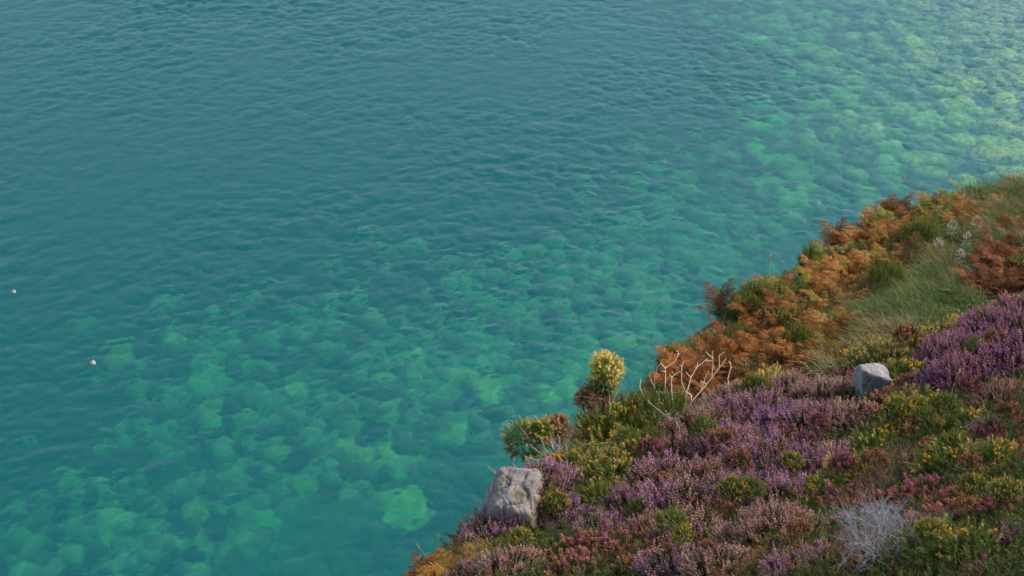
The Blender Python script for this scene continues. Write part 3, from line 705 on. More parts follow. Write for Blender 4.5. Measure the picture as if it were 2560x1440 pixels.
# the plants one by one: kind, pixel of the visible middle, radius in pixels, label, (tint), (height factor)
PL = [
 ('L',1300,1295,85,'mauve heather bulging over the lower left edge of the grey rock outcrop'),
 ('L',1235,1325,55,'leftmost mauve heather, hanging past the rock outcrop towards the water'),
 ('V',1398,1288,66,'brightest violet heather, with tall upright spikes, right of the rock outcrop'),
 ('L',1365,1215,72,'mauve heather on the top corner of the rock outcrop under the wind-bent gorse'),
 ('L',1440,1195,30,'small mauve heather tuft right of the heather on the outcrop corner'),
 ('N',1305,1352,52,'mossy yellow-green gorse patch under the bright violet heather',(1.5,1.4,1.0),.5),
 ('T',1280,1420,70,'pinkish tan heather on the bottom edge right of the orange bracken ledge'),
 ('L',1175,1432,48,'lowest left mauve heather beside the orange bracken ledge'),
 ('B',1350,1405,52,'bell heather on the bottom edge below the mossy gorse patch'),
 ('B',1470,1368,58,'orange and crimson bell heather right of the mossy gorse patch'),
 ('M',1560,1360,55,'crimson bell heather with red tops, lower middle of the heath'),
 ('L',1505,1318,52,'dull mauve heather between the violet heather and the crimson bell heather'),
 ('B',1450,1425,62,'reddish bell heather cut by the bottom edge, left of the domed tan heather',),
 ('O',1590,1420,55,'orange-tipped bell heather on the bottom edge below the crimson bell heather'),
 ('G',1460,1165,62,'green gorse cushion just below the wind-bent gorse on the cliff rim'),
 ('P',1520,1190,60,'tan-tipped gorse cushion in the green strip behind the rock outcrop'),
 ('N',1515,1245,58,'round olive gorse above the dull mauve heather',(1.0,.95,.8)),
 ('G',1590,1150,66,'yellow-flecked gorse in the middle of the green strip'),
 ('P',1640,1190,40,'tan-tipped gorse tuft at the right end of the green strip'),
 ('G',1420,1140,34,'small gorse at the foot of the wind-bent gorse'),
 ('N',1640,1035,104,'big dark gorse hummock under the bleached branches',(.85,.85,.8),1.15),
 ('G',1580,1015,82,'dark gorse between the round-headed gorse and the bleached branches',(.85,.85,.8),1.2),
 ('P',1532,990,66,'olive gorse directly under the round gorse head',(.8,.9,.5),1.3),
 ('D',1490,1085,56,'tan half-dead gorse crowned with yellow flowers on the cliff rim',(1.5,1.35,.9)),
 ('Y',1474,1050,30,'yellow-flowered tuft on top of the tan half-dead gorse',(1.4,1.2,.7)),
 ('D',1556,1065,44,'brown dead bush wedged between two gorse bushes on the rim',(1.2,1.1,.9)),
 ('S',1655,1015,50,'grey tangle of dead twigs at the foot of the bleached branches'),
 ('G',1700,1055,36,'gorse with one yellow flower right of the grey twig tangle'),
 ('R',1755,1075,84,'brownish pink heather hummock right of the bleached branches'),
 ('R',1710,1120,60,'brownish pink heather below the bleached branches'),
 ('S',1765,1012,44,'grey leafless heather behind the brownish pink hummock',(.75,.65,.65)),
 ('T',1835,995,52,'small pinkish tan heather behind the left end of the central mauve mound'),
 ('D',1795,985,36,'tan dead bush against the dark bracken',(1.3,1.2,.9)),
 ('D',1872,938,34,'pale dry bush left of the lemon-tipped gorse',(1.6,1.5,1.1)),
 ('P',1935,884,36,'lemon-tipped gorse standing against the dark bracken',(1.6,1.5,1.1),1.7),
 ('R',2022,905,34,'small dusky pink heather on the skyline right of the lemon-tipped gorse'),
 ('D',1975,925,40,'brown dry bush under the dusky pink skyline heather'),
 ('S',2060,940,36,'grey dry bush left of the pink bell heather by the boulder',(.7,.6,.55)),
 ('T',1960,975,78,'tan-topped heather at the back of the central mauve mound'),
 ('T',2060,985,76,'tan-topped heather left of the grey boulder'),
 ('M',2118,925,38,'pink bell heather touching the left side of the grey boulder'),
 ('L',1890,1030,92,'mauve heather at the left shoulder of the central mound'),
 ('V',1960,1060,70,'violet-tinged heather in the heart of the central mound',(.9,.95,.9)),
 ('L',2040,1065,100,'large mauve heather on the right of the central mound, below the boulder'),
 ('T',2130,1050,66,'pinkish tan heather right under the grey boulder'),
 ('L',1830,1115,90,'mauve heather on the lower left flank of the central mound'),
 ('L',1930,1145,104,'wide mauve heather on the front of the central mound'),
 ('L',2050,1160,96,'mauve heather on the lower right flank of the central mound, above the gorse gap'),
 ('B',2120,1130,46,'orange-specked bell heather on the right flank of the central mound'),
 ('R',1760,1195,76,'dusky heather left below the central mound'),
 ('L',1665,1200,74,'pale mauve heather between the green strip and the central mound'),
 ('L',1600,1255,84,'grey-mauve heather right of the round olive gorse'),
 ('L',1700,1265,82,'dark mauve heather in the middle of the lower heath'),
 ('L',1860,1225,88,'mauve heather in the shaded hollow below the central mound'),
 ('L',1960,1245,70,'purple heather beside the gorse gap, above the domed tan heather'),
 ('R',1640,1320,66,'brown-pink heather left of the domed tan heather'),
 ('T',1730,1335,78,'domed tan and mauve heather in the lower middle, left of the biggest tan dome'),
 ('T',1950,1320,112,'biggest tan and mauve heather dome, left of the silver-grey dead shrub'),
 ('T',1860,1345,60,'tan heather leaning on the left side of the biggest dome'),
 ('L',1700,1415,80,'mauve heather cut by the bottom edge below the domed tan heather'),
 ('T',1800,1420,76,'tan heather cut by the bottom edge, left of the brown dead tuft'),
 ('D',1893,1405,42,'brown dead tuft below the biggest heather dome',(.9,.8,.8)),
 ('L',1985,1425,66,'mauve heather at the bottom edge left of the silver-grey shrub'),
 ('L',2060,1400,56,'violet and tan heather at the foot of the silver-grey shrub'),
 ('G',2080,1225,48,'bright green gorse at the left end of the gorse gap',(1.2,1.2,1)),
 ('Y',2020,1245,42,'small gorse with one yellow flower above the biggest heather dome',(1.15,1.2,1)),
 ('G',2150,1180,56,'bright green gorse in the middle of the gap beside the tan tangle',(1.2,1.2,1)),
 ('G',2200,1110,56,'green gorse at the upper end of the gorse gap',(1.1,1.15,1)),
 ('D',2260,1150,84,'large tan-brown tangle of dead gorse in the right of the heath',(.95,.95,.9)),
 ('D',2220,1215,56,'brown twig tuft under the large tan-brown tangle',(.8,.7,.7)),
 ('M',2125,1240,52,'magenta bell heather above the silver-grey dead shrub'),
 ('B',2205,1260,52,'magenta and orange bell heather right above the silver-grey shrub'),
 ('M',2330,1225,58,'magenta bell heather right of the brown twig tuft'),
 ('B',2400,1255,58,'mixed bell heather between the magenta patch and the right edge'),
 ('G',2390,1165,70,'green gorse with scattered yellow flowers right of the large tan tangle'),
 ('Y',2420,1060,54,'gorse with the most yellow flowers, below the great purple heather'),
 ('S',2475,1075,48,'grey-brown dry bush beside the most yellow-flowered gorse',(.6,.5,.42)),
 ('Y',2500,1150,66,'yellow-flowered gorse by the right edge below the dry bush'),
 ('O',2320,1060,62,'orange-brown bell heather below the great purple heather, left side'),
 ('O',2410,1110,50,'orange-brown bell heather between two yellow-flowered gorse bushes'),
 ('G',2260,1075,48,'green gorse left of the orange-brown bell heather'),
 ('O',2230,1000,54,'orange bell heather spilling over the right side of the grey boulder'),
 ('B',2180,1040,42,'bell heather in front of the grey boulder'),
 ('G',2290,1015,54,'green gorse right of the orange bell heather by the boulder'),
 ('Y',2270,940,54,'yellow-flowered gorse right behind the grey boulder'),
 ('P',2190,885,56,'tan-tipped gorse on the ridge behind the grey boulder'),
 ('P',2255,860,48,'pale-tipped ridge gorse between the boulder and the purple heather'),
 ('O',2310,868,46,'orange bell heather on the ridge beside the purple heather'),
 ('P',2375,798,50,'pale-tipped ridge gorse behind the purple heather, left part'),
 ('P',2440,765,48,'pale-tipped ridge gorse behind the middle of the purple heather'),
 ('Y',2520,728,52,'highest ridge gorse, yellow-flowered, at the right edge'),
 ('V',2400,880,96,'purple heather at the left end of the great purple bank',(.95,.9,.82)),
 ('V',2490,815,92,'purple heather on top of the great purple bank',(.95,.9,.82)),
 ('V',2550,780,60,'purple heather at the upper right edge of the great purple bank',(.95,.9,.82)),
 ('L',2450,930,100,'pinker heather in the front of the great purple bank',(1,.85,.95)),
 ('V',2540,900,84,'purple heather at the right edge of the great purple bank',(.95,.9,.8)),
 ('V',2345,965,64,'deep violet heather low on the left of the great purple bank',(.8,.75,.85)),
 ('R',2520,990,66,'brownish pink heather below the purple bank at the right edge'),
 ('B',2370,1025,42,'small bell heather under the deep violet heather'),
 ('O',2330,1300,60,'orange bell heather right of the silver-grey dead shrub'),
 ('O',2420,1290,76,'widest orange bell heather in the lower right'),
 ('B',2520,1270,64,'orange and purple bell heather at the right edge, lower part'),
 ('V',2545,1350,60,'purple heather at the right edge near the bottom corner',(.8,.7,.75)),
 ('N',2350,1365,84,'dark green gorse right of the silver-grey shrub foot',(.8,.95,.9)),
 ('G',2430,1380,80,'dark green gorse hummock in the bottom right corner area',(.8,.9,.85)),
 ('O',2290,1425,50,'orange bell heather at the bottom edge right of the silver-grey shrub'),
 ('M',2490,1425,56,'purple bell heather in the bottom right corner'),
 ('B',2170,1425,56,'bell heather on the bottom edge under the silver-grey shrub'),
 ('M',2110,1310,40,'magenta bell heather squeezed between the biggest dome and the grey shrub'),
]

def place_all():
    for row in PL:
        k, px, py, r, lab = row[:5]; tint = row[5] if len(row) > 5 else (1, 1, 1); zs = row[6] if len(row) > 6 else 1
        h = None; q = py + 0.28 * r
        while h is None and q < 1600:
            h = hit(px, q); 
            if h is not None and h[1] > 13.5: h = None
            q += 8
        if h is None: print('MISS', lab); continue
        p, t = h; R = r / F * t
        pr = min(PROT[k], key=lambda a: abs(math.log(a.R / R)))
        n = normal(p[0], p[1]); up = np.array([n[0] * .5, n[1] * .5, max(n[2], .6)])
        g = KIND[k]; grp = {'heather_bush': 'heather bushes on the heath', 'bell_heather': 'bell heather clumps on the heath', 'gorse_bush': 'gorse bushes on the heath', 'dead_bush': 'dead bushes on the heath'}[g[0]]
        put_plant(pr, g[0], p + [0, 0, -.04], R / pr.R * 1.12, random.random() * 6.28, lab, g[1], grp, tint, up, zs)
place_all()

# small tufts that break up the big cushions
def tufts():
    r = random.Random(77); got = []
    for k, n, lab, r0 in (('Y', 11, 'small green gorse tuft poking up between the heather cushions', 24), ('N', 12, 'small dark green tuft in a hollow between heather cushions', 24), ('O', 12, 'small rusty bell heather tuft between larger bushes', 22), ('M', 7, 'small magenta bell heather tuft between larger bushes', 20)):
        i = tr = 0
        while i < n and tr < 900:
            tr += 1
            px, py = r.uniform(1280, 2560), r.uniform(880, 1440)
            if k == 'T' and (px < 2050 or py < 1080): continue
            h = hit(px, py)
            if h is None or h[1] > 12.4 or any((a - px) ** 2 + (b - py) ** 2 < 42 ** 2 for a, b in got): continue
            if 2050 < px < 2310 and 1230 < py < 1440 or 2110 < px < 2240 and 900 < py < 1040: continue
            p, t = h; R = r0 * r.uniform(.8, 1.3) / F * t; pr = PROT[k][0]; n_ = normal(p[0], p[1]); v = r.uniform(.85, 1.15)
            g = KIND[k]; put_plant(pr, g[0], p + n_ * r.uniform(.10, .2), R / pr.R * 1.1, r.random() * 6, lab, g[1], 'small tufts between the cushions', (v, v, v), (n_[0] * .5, n_[1] * .5, 1), 1.3)
            got.append((px, py)); i += 1
tufts()

# low undergrowth filling the gaps of the near heath: nobody could count it
def undergrowth():
    A = Acc(); pos = []; dr = []
    n = 0; u = rng.uniform(1100, 2620, 30000); v = rng.uniform(740, 1520, 30000)
    r0 = np.stack([(u - 1280) / F, math.cos(PITCH) + (720 - v) / F * math.sin(PITCH), -math.sin(PITCH) + (720 - v) / F * math.cos(PITCH)], 1)
    T = np.arange(3.5, 13.2, .04); ok = np.zeros(len(u), bool); tt = np.zeros(len(u))
    for t in T:
        z = gtab(r0[:, 0] * t, r0[:, 1] * t); m = (~ok) & (H + r0[:, 2] * t < z); tt[m] = t; ok |= m
    p = r0[ok] * tt[ok][:, None] + [0, 0, H]; p[:, 2] -= .02
    cl = fbm(p[:, 0] * 2.2, p[:, 1] * 2.2, 3, 21)
    pal = mixcol(len(p), [(.035, .07, .02), (.05, .09, .025), (.03, .045, .016)]); pal2 = mixcol(len(p), [(.11, .07, .035), (.15, .10, .05), (.07, .06, .025)])
    c = np.where((cl + rng.normal(0, .1, len(p)) > .68)[:, None], pal2, pal)
    pick(GORSE, A, p, jit(np.zeros_like(p), 1, .4), rng.uniform(.07, .15, len(p)), c)
    tag(link('undergrowth', A.build('undergrowth', [M_LEAF])), 'low green and brown undergrowth between the heather and gorse bushes', 'undergrowth', kind='stuff')
undergrowth()

# ------------------------------------------------------------------ bracken
def frond(seed, cols, n=13, droop=.5, width=.30):
    """twice-divided triangular frond rising along +Z and bending over to +Y, unit length"""
    r = random.Random(seed); V = []; Fc = []; C = []
    s = np.linspace(0, 1, n + 3); ang = droop * s ** 1.5 * 1.9
    pts = np.zeros((len(s), 3))
    for i in range(1, len(s)):
        a = ang[i]; pts[i] = pts[i - 1] + np.array([r.uniform(-.006, .006), math.sin(a), math.cos(a)]) / (len(s) - 1)
    for i in range(2, len(s) - 1):
        f = (i - 2) / n; wl = width * (1 - f) ** .8 * (0.75 + .5 * min(1, f * 4)) * r.uniform(.85, 1.1) + .02
        tg = pts[i + 1] - pts[i - 1]; tg /= np.linalg.norm(tg); nrm = np.cross([1, 0, 0], tg)
        for sd_ in (-1, 1):
            d = np.array([sd_, 0, 0]) * .88 + tg * .42 + nrm * r.uniform(-.35, .15); d /= np.linalg.norm(d)
            m = max(3, int(9 * wl / width)); col = np.array(cols[r.randrange(len(cols))]) * r.uniform(.8, 1.2)
            pd = np.cross(d, nrm); pd /= np.linalg.norm(pd)
            for j in range(m):
                g = (j + .5) / m; b = pts[i] + d * wl * g; b = b + nrm * (-.10 * wl * g * g)
                ll = .055 * (1 - g * .75) * r.uniform(.8, 1.25) * (.6 + wl / width * .6)
                for s2 in (-1, 1):
                    e = pd * s2 * ll + d * ll * .45 + nrm * r.uniform(-.4, .1) * ll; q = d * wl / m * .42
                    k = len(V); V += [b - q, b + q, b + e + q * .3, b + e - q * .4]; Fc.append([k, k + 1, k + 2, k + 3]); C += [col * (1 if j < m - 1 else .85)] * 4
    k = len(V)
    A = Acc(); A.add(V, Fc, C); A.tube(pts[::2], np.linspace(.009, .003, len(pts[::2])), np.array(cols[0]) * .8, 3)
    return A
def proto_fern(seed, cols, nf=5, length=.7):
    r = random.Random(seed); parts = []
    for k in range(nf):
        A = frond(seed * 10 + k, cols, droop=r.uniform(.45, .85)); L_ = length * r.uniform(.75, 1.15); a = 6.283 * (k + r.uniform(-.3, .3)) / nf; tilt = r.uniform(.15, .6)
        V = np.concatenate(A.V) * L_; ct, st_ = math.cos(tilt), math.sin(tilt)
        V = np.stack([V[:, 0], V[:, 1] * ct + V[:, 2] * st_, V[:, 2] * ct - V[:, 1] * st_], 1)
        c, s = math.cos(a), math.sin(a); V = np.stack([V[:, 0] * c - V[:, 1] * s, V[:, 0] * s + V[:, 1] * c, V[:, 2]], 1)
        parts.append(('frond', mesh('frond', V, [np.concatenate(f) for f in A.F.values()], [M_FERN], np.concatenate(A.C))))
    return Proto(length, parts)
RUST = [(.27, .088, .014), (.33, .125, .022), (.14, .048, .010), (.36, .155, .04), (.20, .065, .012)]
GOLD = [(.30, .15, .03), (.27, .17, .03), (.32, .16, .04), (.18, .15, .03)]
DKRED = [(.20, .065, .022), (.24, .09, .025), (.14, .05, .02)]
OLIVE = [(.15, .20, .03), (.22, .24, .04), (.10, .15, .03), (.28, .24, .05)]
FERN = {'rust': [proto_fern(i, RUST) for i in range(4)], 'gold': [proto_fern(10 + i, GOLD) for i in range(2)], 'dark': [proto_fern(20 + i, DKRED) for i in range(2)], 'olive': [proto_fern(30 + i, OLIVE) for i in range(2)]}
def inside(px, py, poly):
    c = False
    for (ax, ay), (bx, by) in zip(poly, poly[1:] + poly[:1]):
        if (ay > py) != (by > py) and px < (bx - ax) * (py - ay) / (by - ay) + ax: c = not c
    return c
def bracken(poly, n, kinds, label, group, seed, size=(.6, 1.0), tmin=13):
    r = random.Random(seed); x0, x1 = min(p[0] for p in poly), max(p[0] for p in poly); y0, y1 = min(p[1] for p in poly), max(p[1] for p in poly)
    got = []; tries = 0
    while len(got) < n and tries < n * 60:
        tries += 1; px, py = r.uniform(x0, x1), r.uniform(y0, y1)
        if not inside(px, py, poly): continue
        if any((px - a) ** 2 + ((py - b) * 1.6) ** 2 < (30 - tries / n * .4) ** 2 for a, b in got): continue
        h = hit(px, py)
        if h is None or h[1] < tmin: continue
        got.append((px, py)); kd = r.choice(kinds); pr = r.choice(FERN[kd]); v = r.uniform(.42, 1.02)
        n_ = normal(h[0][0], h[0][1])
        put_plant(pr, 'bracken_fern', h[0] - [0, 0, .03], r.uniform(*size), r.random() * 6.28, label[kd] if isinstance(label, dict) else label, 'bracken', group, (v, v * r.uniform(.92, 1.08), v), (n_[0] * .35, n_[1] * .35, 1))
bracken([(1655,1015),(1725,890),(1790,830),(1900,810),(2030,830),(2080,860),(2040,960),(1850,1000),(1700,1040)], 40, ['rust'] * 5 + ['gold', 'dark', 'dark'],
        {'rust': 'rust-brown bracken in the dense drift behind the bleached branches', 'gold': 'yellower bracken among the rust-brown drift behind the bleached branches', 'dark': 'darker red-brown bracken in the drift behind the bleached branches'}, 'bracken behind the bleached branches', 1, (.55, .85))
bracken([(1800,800),(1900,750),(2030,700),(2120,720),(2110,800),(2020,830),(1880,815)], 30, ['rust'] * 4 + ['olive', 'olive', 'gold', 'dark'],
        {'rust': 'orange-brown bracken on the jutting cliff shoulder above the water', 'olive': 'greener bracken on the jutting cliff shoulder above the water', 'gold': 'golden bracken on the jutting cliff shoulder above the water', 'dark': 'dark brown bracken on the jutting cliff shoulder above the water'}, 'bracken on the cliff shoulder', 2)
bracken([(2040,690),(2080,620),(2180,570),(2300,590),(2290,660),(2180,720),(2100,740)], 30, ['rust', 'rust', 'gold', 'gold', 'rust', 'olive'],
        {'rust': 'orange bracken on the upper shoulder left of the white seed heads', 'gold': 'golden bracken on the upper shoulder left of the white seed heads', 'olive': 'yellow-green bracken on the upper shoulder left of the white seed heads'}, 'bracken on the upper shoulder', 3)
bracken([(2160,590),(2280,510),(2400,490),(2440,520),(2390,600),(2300,600)], 28, ['gold', 'gold', 'rust', 'rust', 'olive', 'olive'],
        {'rust': 'orange bracken on the cliff top against the shallows', 'gold': 'golden bracken on the cliff top against the shallows', 'olive': 'yellow-green bracken on the cliff top against the shallows'}, 'bracken on the cliff top', 4)
bracken([(2470,640),(2440,740),(2500,750),(2590,720),(2600,520),(2550,560)], 30, ['dark'] * 4 + ['rust'],
        {'dark': 'dark red-brown bracken at the right edge above the ridge gorse', 'rust': 'orange-brown bracken among the dark red-brown plants at the right edge'}, 'dark bracken at the right edge', 5)
bracken([(2360,700),(2440,680),(2450,760),(2390,790),(2330,770)], 6, ['dark'], 'low dull brown bracken in the grass behind the ridge gorse', 'low bracken in the grass', 6, (.5, .8))
bracken([(2040,880),(2090,850),(2120,900),(2080,930)], 4, ['gold'], 'small golden bracken at the foot of the grassy gully', 'bracken at the gully foot', 7, (.6, .9))
bracken([(2420,530),(2560,480),(2590,520),(2500,560),(2430,570)], 5, ['gold', 'rust'], {'gold': 'lone golden bracken in the pale grass of the top corner slope', 'rust': 'lone orange bracken in the pale grass of the top corner slope'}, 'bracken in the pale grass', 8, (.45, .6))
bracken([(990,1520),(1030,1475),(1120,1450),(1190,1440),(1200,1520)], 18, ['rust', 'gold', 'rust'], {'rust': 'orange bracken on the low ledge at the bottom left of the heath', 'gold': 'golden bracken on the low ledge at the bottom left of the heath'}, 'bracken on the low ledge', 9, (.3, .45), 8)

# dark bushes and mixed low growth of the far slope
for k, px, py, r, lab, *ti in [
 ('N',1698,835,34,'dark bush at the left end of the bracken slope, over the water'),
 ('N',1790,765,46,'dark green bush on the water edge of the rust-brown bracken'),
 ('N',1745,790,30,'small dark bush between two dark bushes on the bracken edge'),
 ('N',1890,770,40,'green bush sunk in the bracken below the jutting shoulder'),
 ('G',1940,765,26,'tan-flecked green bush in the middle of the bracken'),
 ('N',2035,665,26,'dark green sprig bush on the rim beside the upper shoulder'),
 ('P',2060,610,36,'brown-green bush at the left corner of the upper shoulder',(.55,.6,.6)),
 ('P',2165,545,48,'brown-tipped bush on the rim where the shoulder widens',(.5,.55,.6)),
 ('P',2215,530,34,'brown-tipped bush just right of the widest rim bush',(.5,.5,.6)),
 ('D',2265,545,24,'brown dry bush between the rim bushes and the cliff top bracken',(.9,.8,.7)),
 ('P',2330,470,36,'dark bush crowning the cliff top bracken',(.45,.42,.5)),
 ('P',2385,490,24,'dark bush at the right end of the cliff top bracken',(.45,.42,.5)),
 ('N',2290,625,44,'mixed green bush left of the white seed heads'),
 ('D',2260,665,40,'dull brown low bush beneath the mixed green bush',(.7,.65,.6)),
 ('N',2215,715,36,'low green bush at the upper edge of the grassy gully'),
 ('D',2170,745,34,'dull green-brown low bush by the bracken, left of the grass',(.5,.55,.4)),
 ('D',2430,720,34,'brown low bush between grass and dark bracken',(.8,.6,.5)),
 ('N',1995,880,34,'dark green bush at the lower foot of the bracken drift'),
 ('N',1860,790,34,'green bush in the upper edge of the rust-brown drift'), ('G',1965,820,26,'small olive bush low in the bracken near the grass'), ('N',1690,905,26,'small dark bush at the left tip of the bracken, over the water'), ('N',1845,850,22,'dark green patch bush in the centre of the rust-brown drift'), ('D',2230,800,22,'dull brown tussocky bush in the middle of the grass'), ('D',2330,730,24,'brown-olive tussocky bush in the upper grass',(.7,.75,.4)), ('N',2140,850,22,'low green bush in the lower grass',(.9,1.1,.8)), ('D',2290,790,18,'small rusty bush by the ridge gorse in the grass',(1.1,.75,.5)),
 ('G',2550,690,26,'leafy green bush behind the highest ridge gorse',(1.6,1.9,1.3)),
]:
    h = hit(px, py + .3 * r)
    if h is None: print('MISS', lab); continue
    p, t = h; R = 1.25 * r / F * t; pr = min(PROT[k], key=lambda a: abs(math.log(a.R / R))); g = KIND[k]
    put_plant(pr, g[0] if g[0] != 'gorse_bush' else 'green_bush', p - [0, 0, .05], R / pr.R * 1.15, random.random() * 6, lab, 'bush', 'bushes on the far slope', ti[0] if ti else (.8, .85, .8), (0, -.15, 1), 2.0)

# ------------------------------------------------------------------ grass of the gully and the pale slope
def blades(A, pos, ln, cols, lean, wid):
    n = len(pos); d = rng.normal(0, .35, (n, 3)) + [lean[0], lean[1], 1.0]; d /= np.linalg.norm(d, axis=1, keepdims=True)
    sd_ = np.cross(d, rng.normal(0, 1, (n, 3))); sd_ /= np.linalg.norm(sd_, axis=1, keepdims=True)
    ln = ln[:, None]; w_ = wid * rng.uniform(.7, 1.3, (n, 1)); b = d * [1.6, 1.6, .35]; b += rng.normal(0, .2, (n, 3)) 
    V = np.stack([pos - sd_ * w_, pos + sd_ * w_, pos + d * ln * .55 + sd_ * w_ * .8, pos + d * ln * .55 - sd_ * w_ * .8, pos + (d * .55 + b * .4) * ln], 1)
    k = (np.arange(n) * 5)[:, None]
    C = np.repeat(cols, 5, 0)
    A.add(V.reshape(-1, 3), np.concatenate([k + np.array([[0, 1, 2, 3]])]), C)
    A.F.setdefault(3, []).append(k + np.array([[3, 2, 4]]) + A.n - n * 5)
def grass_on(A, poly, n, ln, pal, lean, tmin, seed, wid=.0035):
    px = rng.uniform(min(a for a, _ in poly), max(a for a, _ in poly), n); py = rng.uniform(min(b for _, b in poly), max(b for _, b in poly), n)
    P0 = []
    for a, b in zip(px[::12], py[::12]):
        if not inside(a, b, poly): continue
        h = hit(a, b)
        if h is None or h[1] < tmin: continue
        P0.append(h[0])
    if not P0: return
    P0 = np.repeat(np.array(P0), 14, 0); P0[:, :2] += rng.normal(0, .10, (len(P0), 2)); P0[:, 2] = gtab(P0[:, 0], P0[:, 1]) - .02
    cl = fbm(P0[:, 0] * 1.3, P0[:, 1] * 1.3, 3, seed)[:, None]
    c = mixcol(len(P0), pal[0]) * (1 - np.clip((cl - .42) * 5, 0, 1)) + mixcol(len(P0), pal[1]) * np.clip((cl - .42) * 5, 0, 1)
    tus = fbm(P0[:, 0] * 2.4, P0[:, 1] * 2.4, 3, seed + 5)
    blades(A, P0, rng.uniform(.5, 1.2, len(P0)) * ln * np.clip(.25 + 2.6 * (tus - .25), .3, 1.5), c, lean, wid)
GREEN = ([(.11, .16, .05), (.15, .21, .07), (.07, .11, .035)], [(.24, .23, .10), (.32, .26, .13), (.18, .16, .07)])
A = Acc()
grass_on(A, [(2050,900),(2080,820),(2200,740),(2330,660),(2470,600),(2480,720),(2400,800),(2250,880),(2150,930),(2060,960)], 70000, .38, GREEN, (-.35, -.1), 13, 31, .0045)
grass_on(A, [(2380,560),(2430,480),(2600,430),(2620,640),(2470,640),(2360,620)], 30000, .40, GREEN, (-.3, 0), 13, 32, .0045)
grass_on(A, [(1600,1040),(1640,940),(1720,870),(1900,790),(2060,700),(2160,600),(2300,520),(2400,500),(2380,560),(2200,720),(2100,860),(1950,980),(1700,1060)], 60000, .28, GREEN, (-.2, 0), 13, 33)
tag(link('slope_grass', A.build('slope_grass', [M_GRASS])), 'long grey-green grass lying down the gully and far slope', 'grass', kind='stuff')
A = Acc()
grass_on(A, [(1090,1450),(1120,1400),(1195,1370),(1230,1400),(1220,1500),(1050,1500)], 26000, .065, ([(.36, .17, .05), (.42, .24, .09)], [(.45, .32, .14), (.30, .16, .05)]), (-.4, .1), 7, 34, .002)
if A.n: tag(link('dry_grass', A.build('dry_grass', [M_GRASS])), 'dry golden grass on the low ledge below the rock outcrop', 'grass', kind='stuff')

# ------------------------------------------------------------------ rocks
def crag(seed, sub=6, amp=.05, planes=()):
    """angular block: flat faces meeting at worn edges, with cracks and rough grain"""
    V, Fc = ico(sub); r = random.Random(seed); o = seed * 7.1
    pl = list(planes)
    for _ in range(9):
        n = Vector((r.gauss(0, 1), r.gauss(0, 1), r.gauss(0, 1))).normalized(); pl.append((n, r.uniform(.85, 1.1)))
    out = []
    for v in V:
        q = Vector(v); c = [d / max(.08, n.dot(q)) for n, d in pl]
        rad = -math.log(sum(math.exp(-x * 16) for x in c)) / 16                       # soft minimum wears the edges
        p = q * rad
        n1 = mnoise.fractal(p * 1.6 + Vector((o, 0, o)), .9, 2.1, 4)
        led = mnoise.noise(Vector((p.x * .9 + o, p.y * .9, p.z * 5))); step = math.floor(led * 3) / 3
        k = abs(mnoise.noise(Vector((p.x * 1.3 + o, p.y * 1.3, p.z * 1.0)))); k = -max(0, .022 - k) * 2.2
        f = mnoise.fractal(p * 11 + Vector((o, o, 0)), .6, 2.2, 4)
        out.append(p * (1 + amp * n1 + .05 * step + k + .012 * f))
    return np.array(out), Fc
def make_rock(name, seed, px, py, t, size, rotz, mat, label, group=None, planes=()):
    V, Fc = crag(seed, 6, .05, planes)
    o = link(name, mesh(name, V * np.array(size), [Fc], [mat], smooth=True), loc=P(px, py, t)); o.rotation_euler = (.12, -.1, rotz)
    return tag(o, label, 'rock', group)
tb = hit(2175, 985)[1]; to = hit(1330, 1290)[1]
make_rock('grey_boulder', 3, 2176, 975, tb, (.125, .13, .25), 0, M_ROCKG, 'pale grey boulder half sunk in the heath between bell heather and gorse', None, [(Vector((-1, -.1, .08)).normalized(), .8), (Vector((.25, .1, 1)).normalized(), .86), (Vector((-.1, -1, .25)).normalized(), .8)])
make_rock('rock_outcrop', 2, 1282, 1385, to + .08, (.225, .30, .70), 0, M_ROCK, 'pinkish grey lichened rock outcrop at the left rim of the heath, above the water', None, [(Vector((-.97, -.1, .22)).normalized(), .80), (Vector((-.62, .1, .78)).normalized(), .86), (Vector((.05, .05, 1)).normalized(), .93), (Vector((-.2, -.9, .3)).normalized(), .8)])
make_rock('rim_rock', 8, 1212, 1395, to + .1, (.13, .14, .15), .9, M_ROCK, 'smaller rounded grey rock below the outcrop, beside the dry golden grass')

put_plant(PROT['G'][0], 'gorse_bush', P(1318, 1262, to - .16), .95, 1.0, 'small dark green gorse sprawling across the top of the rock outcrop', 'gorse', 'gorse bushes on the heath', (.8, .85, .8), (-.3, -.1, 1))
put_plant(PROT['L'][0], 'heather_bush', P(1352, 1228, to - .10), .95, 2.0, 'mauve heather growing over the upper right edge of the rock outcrop', 'heather', 'heather bushes on the heath', (1, 1, 1), (-.2, 0, 1))
put_plant(PROT['L'][0], 'heather_bush', P(1262, 1335, to - .30), 1.0, 3.0, 'mauve heather hanging over the front face of the rock outcrop', 'heather', 'heather bushes on the heath', (1, 1, 1), (-.4, -.1, 1))
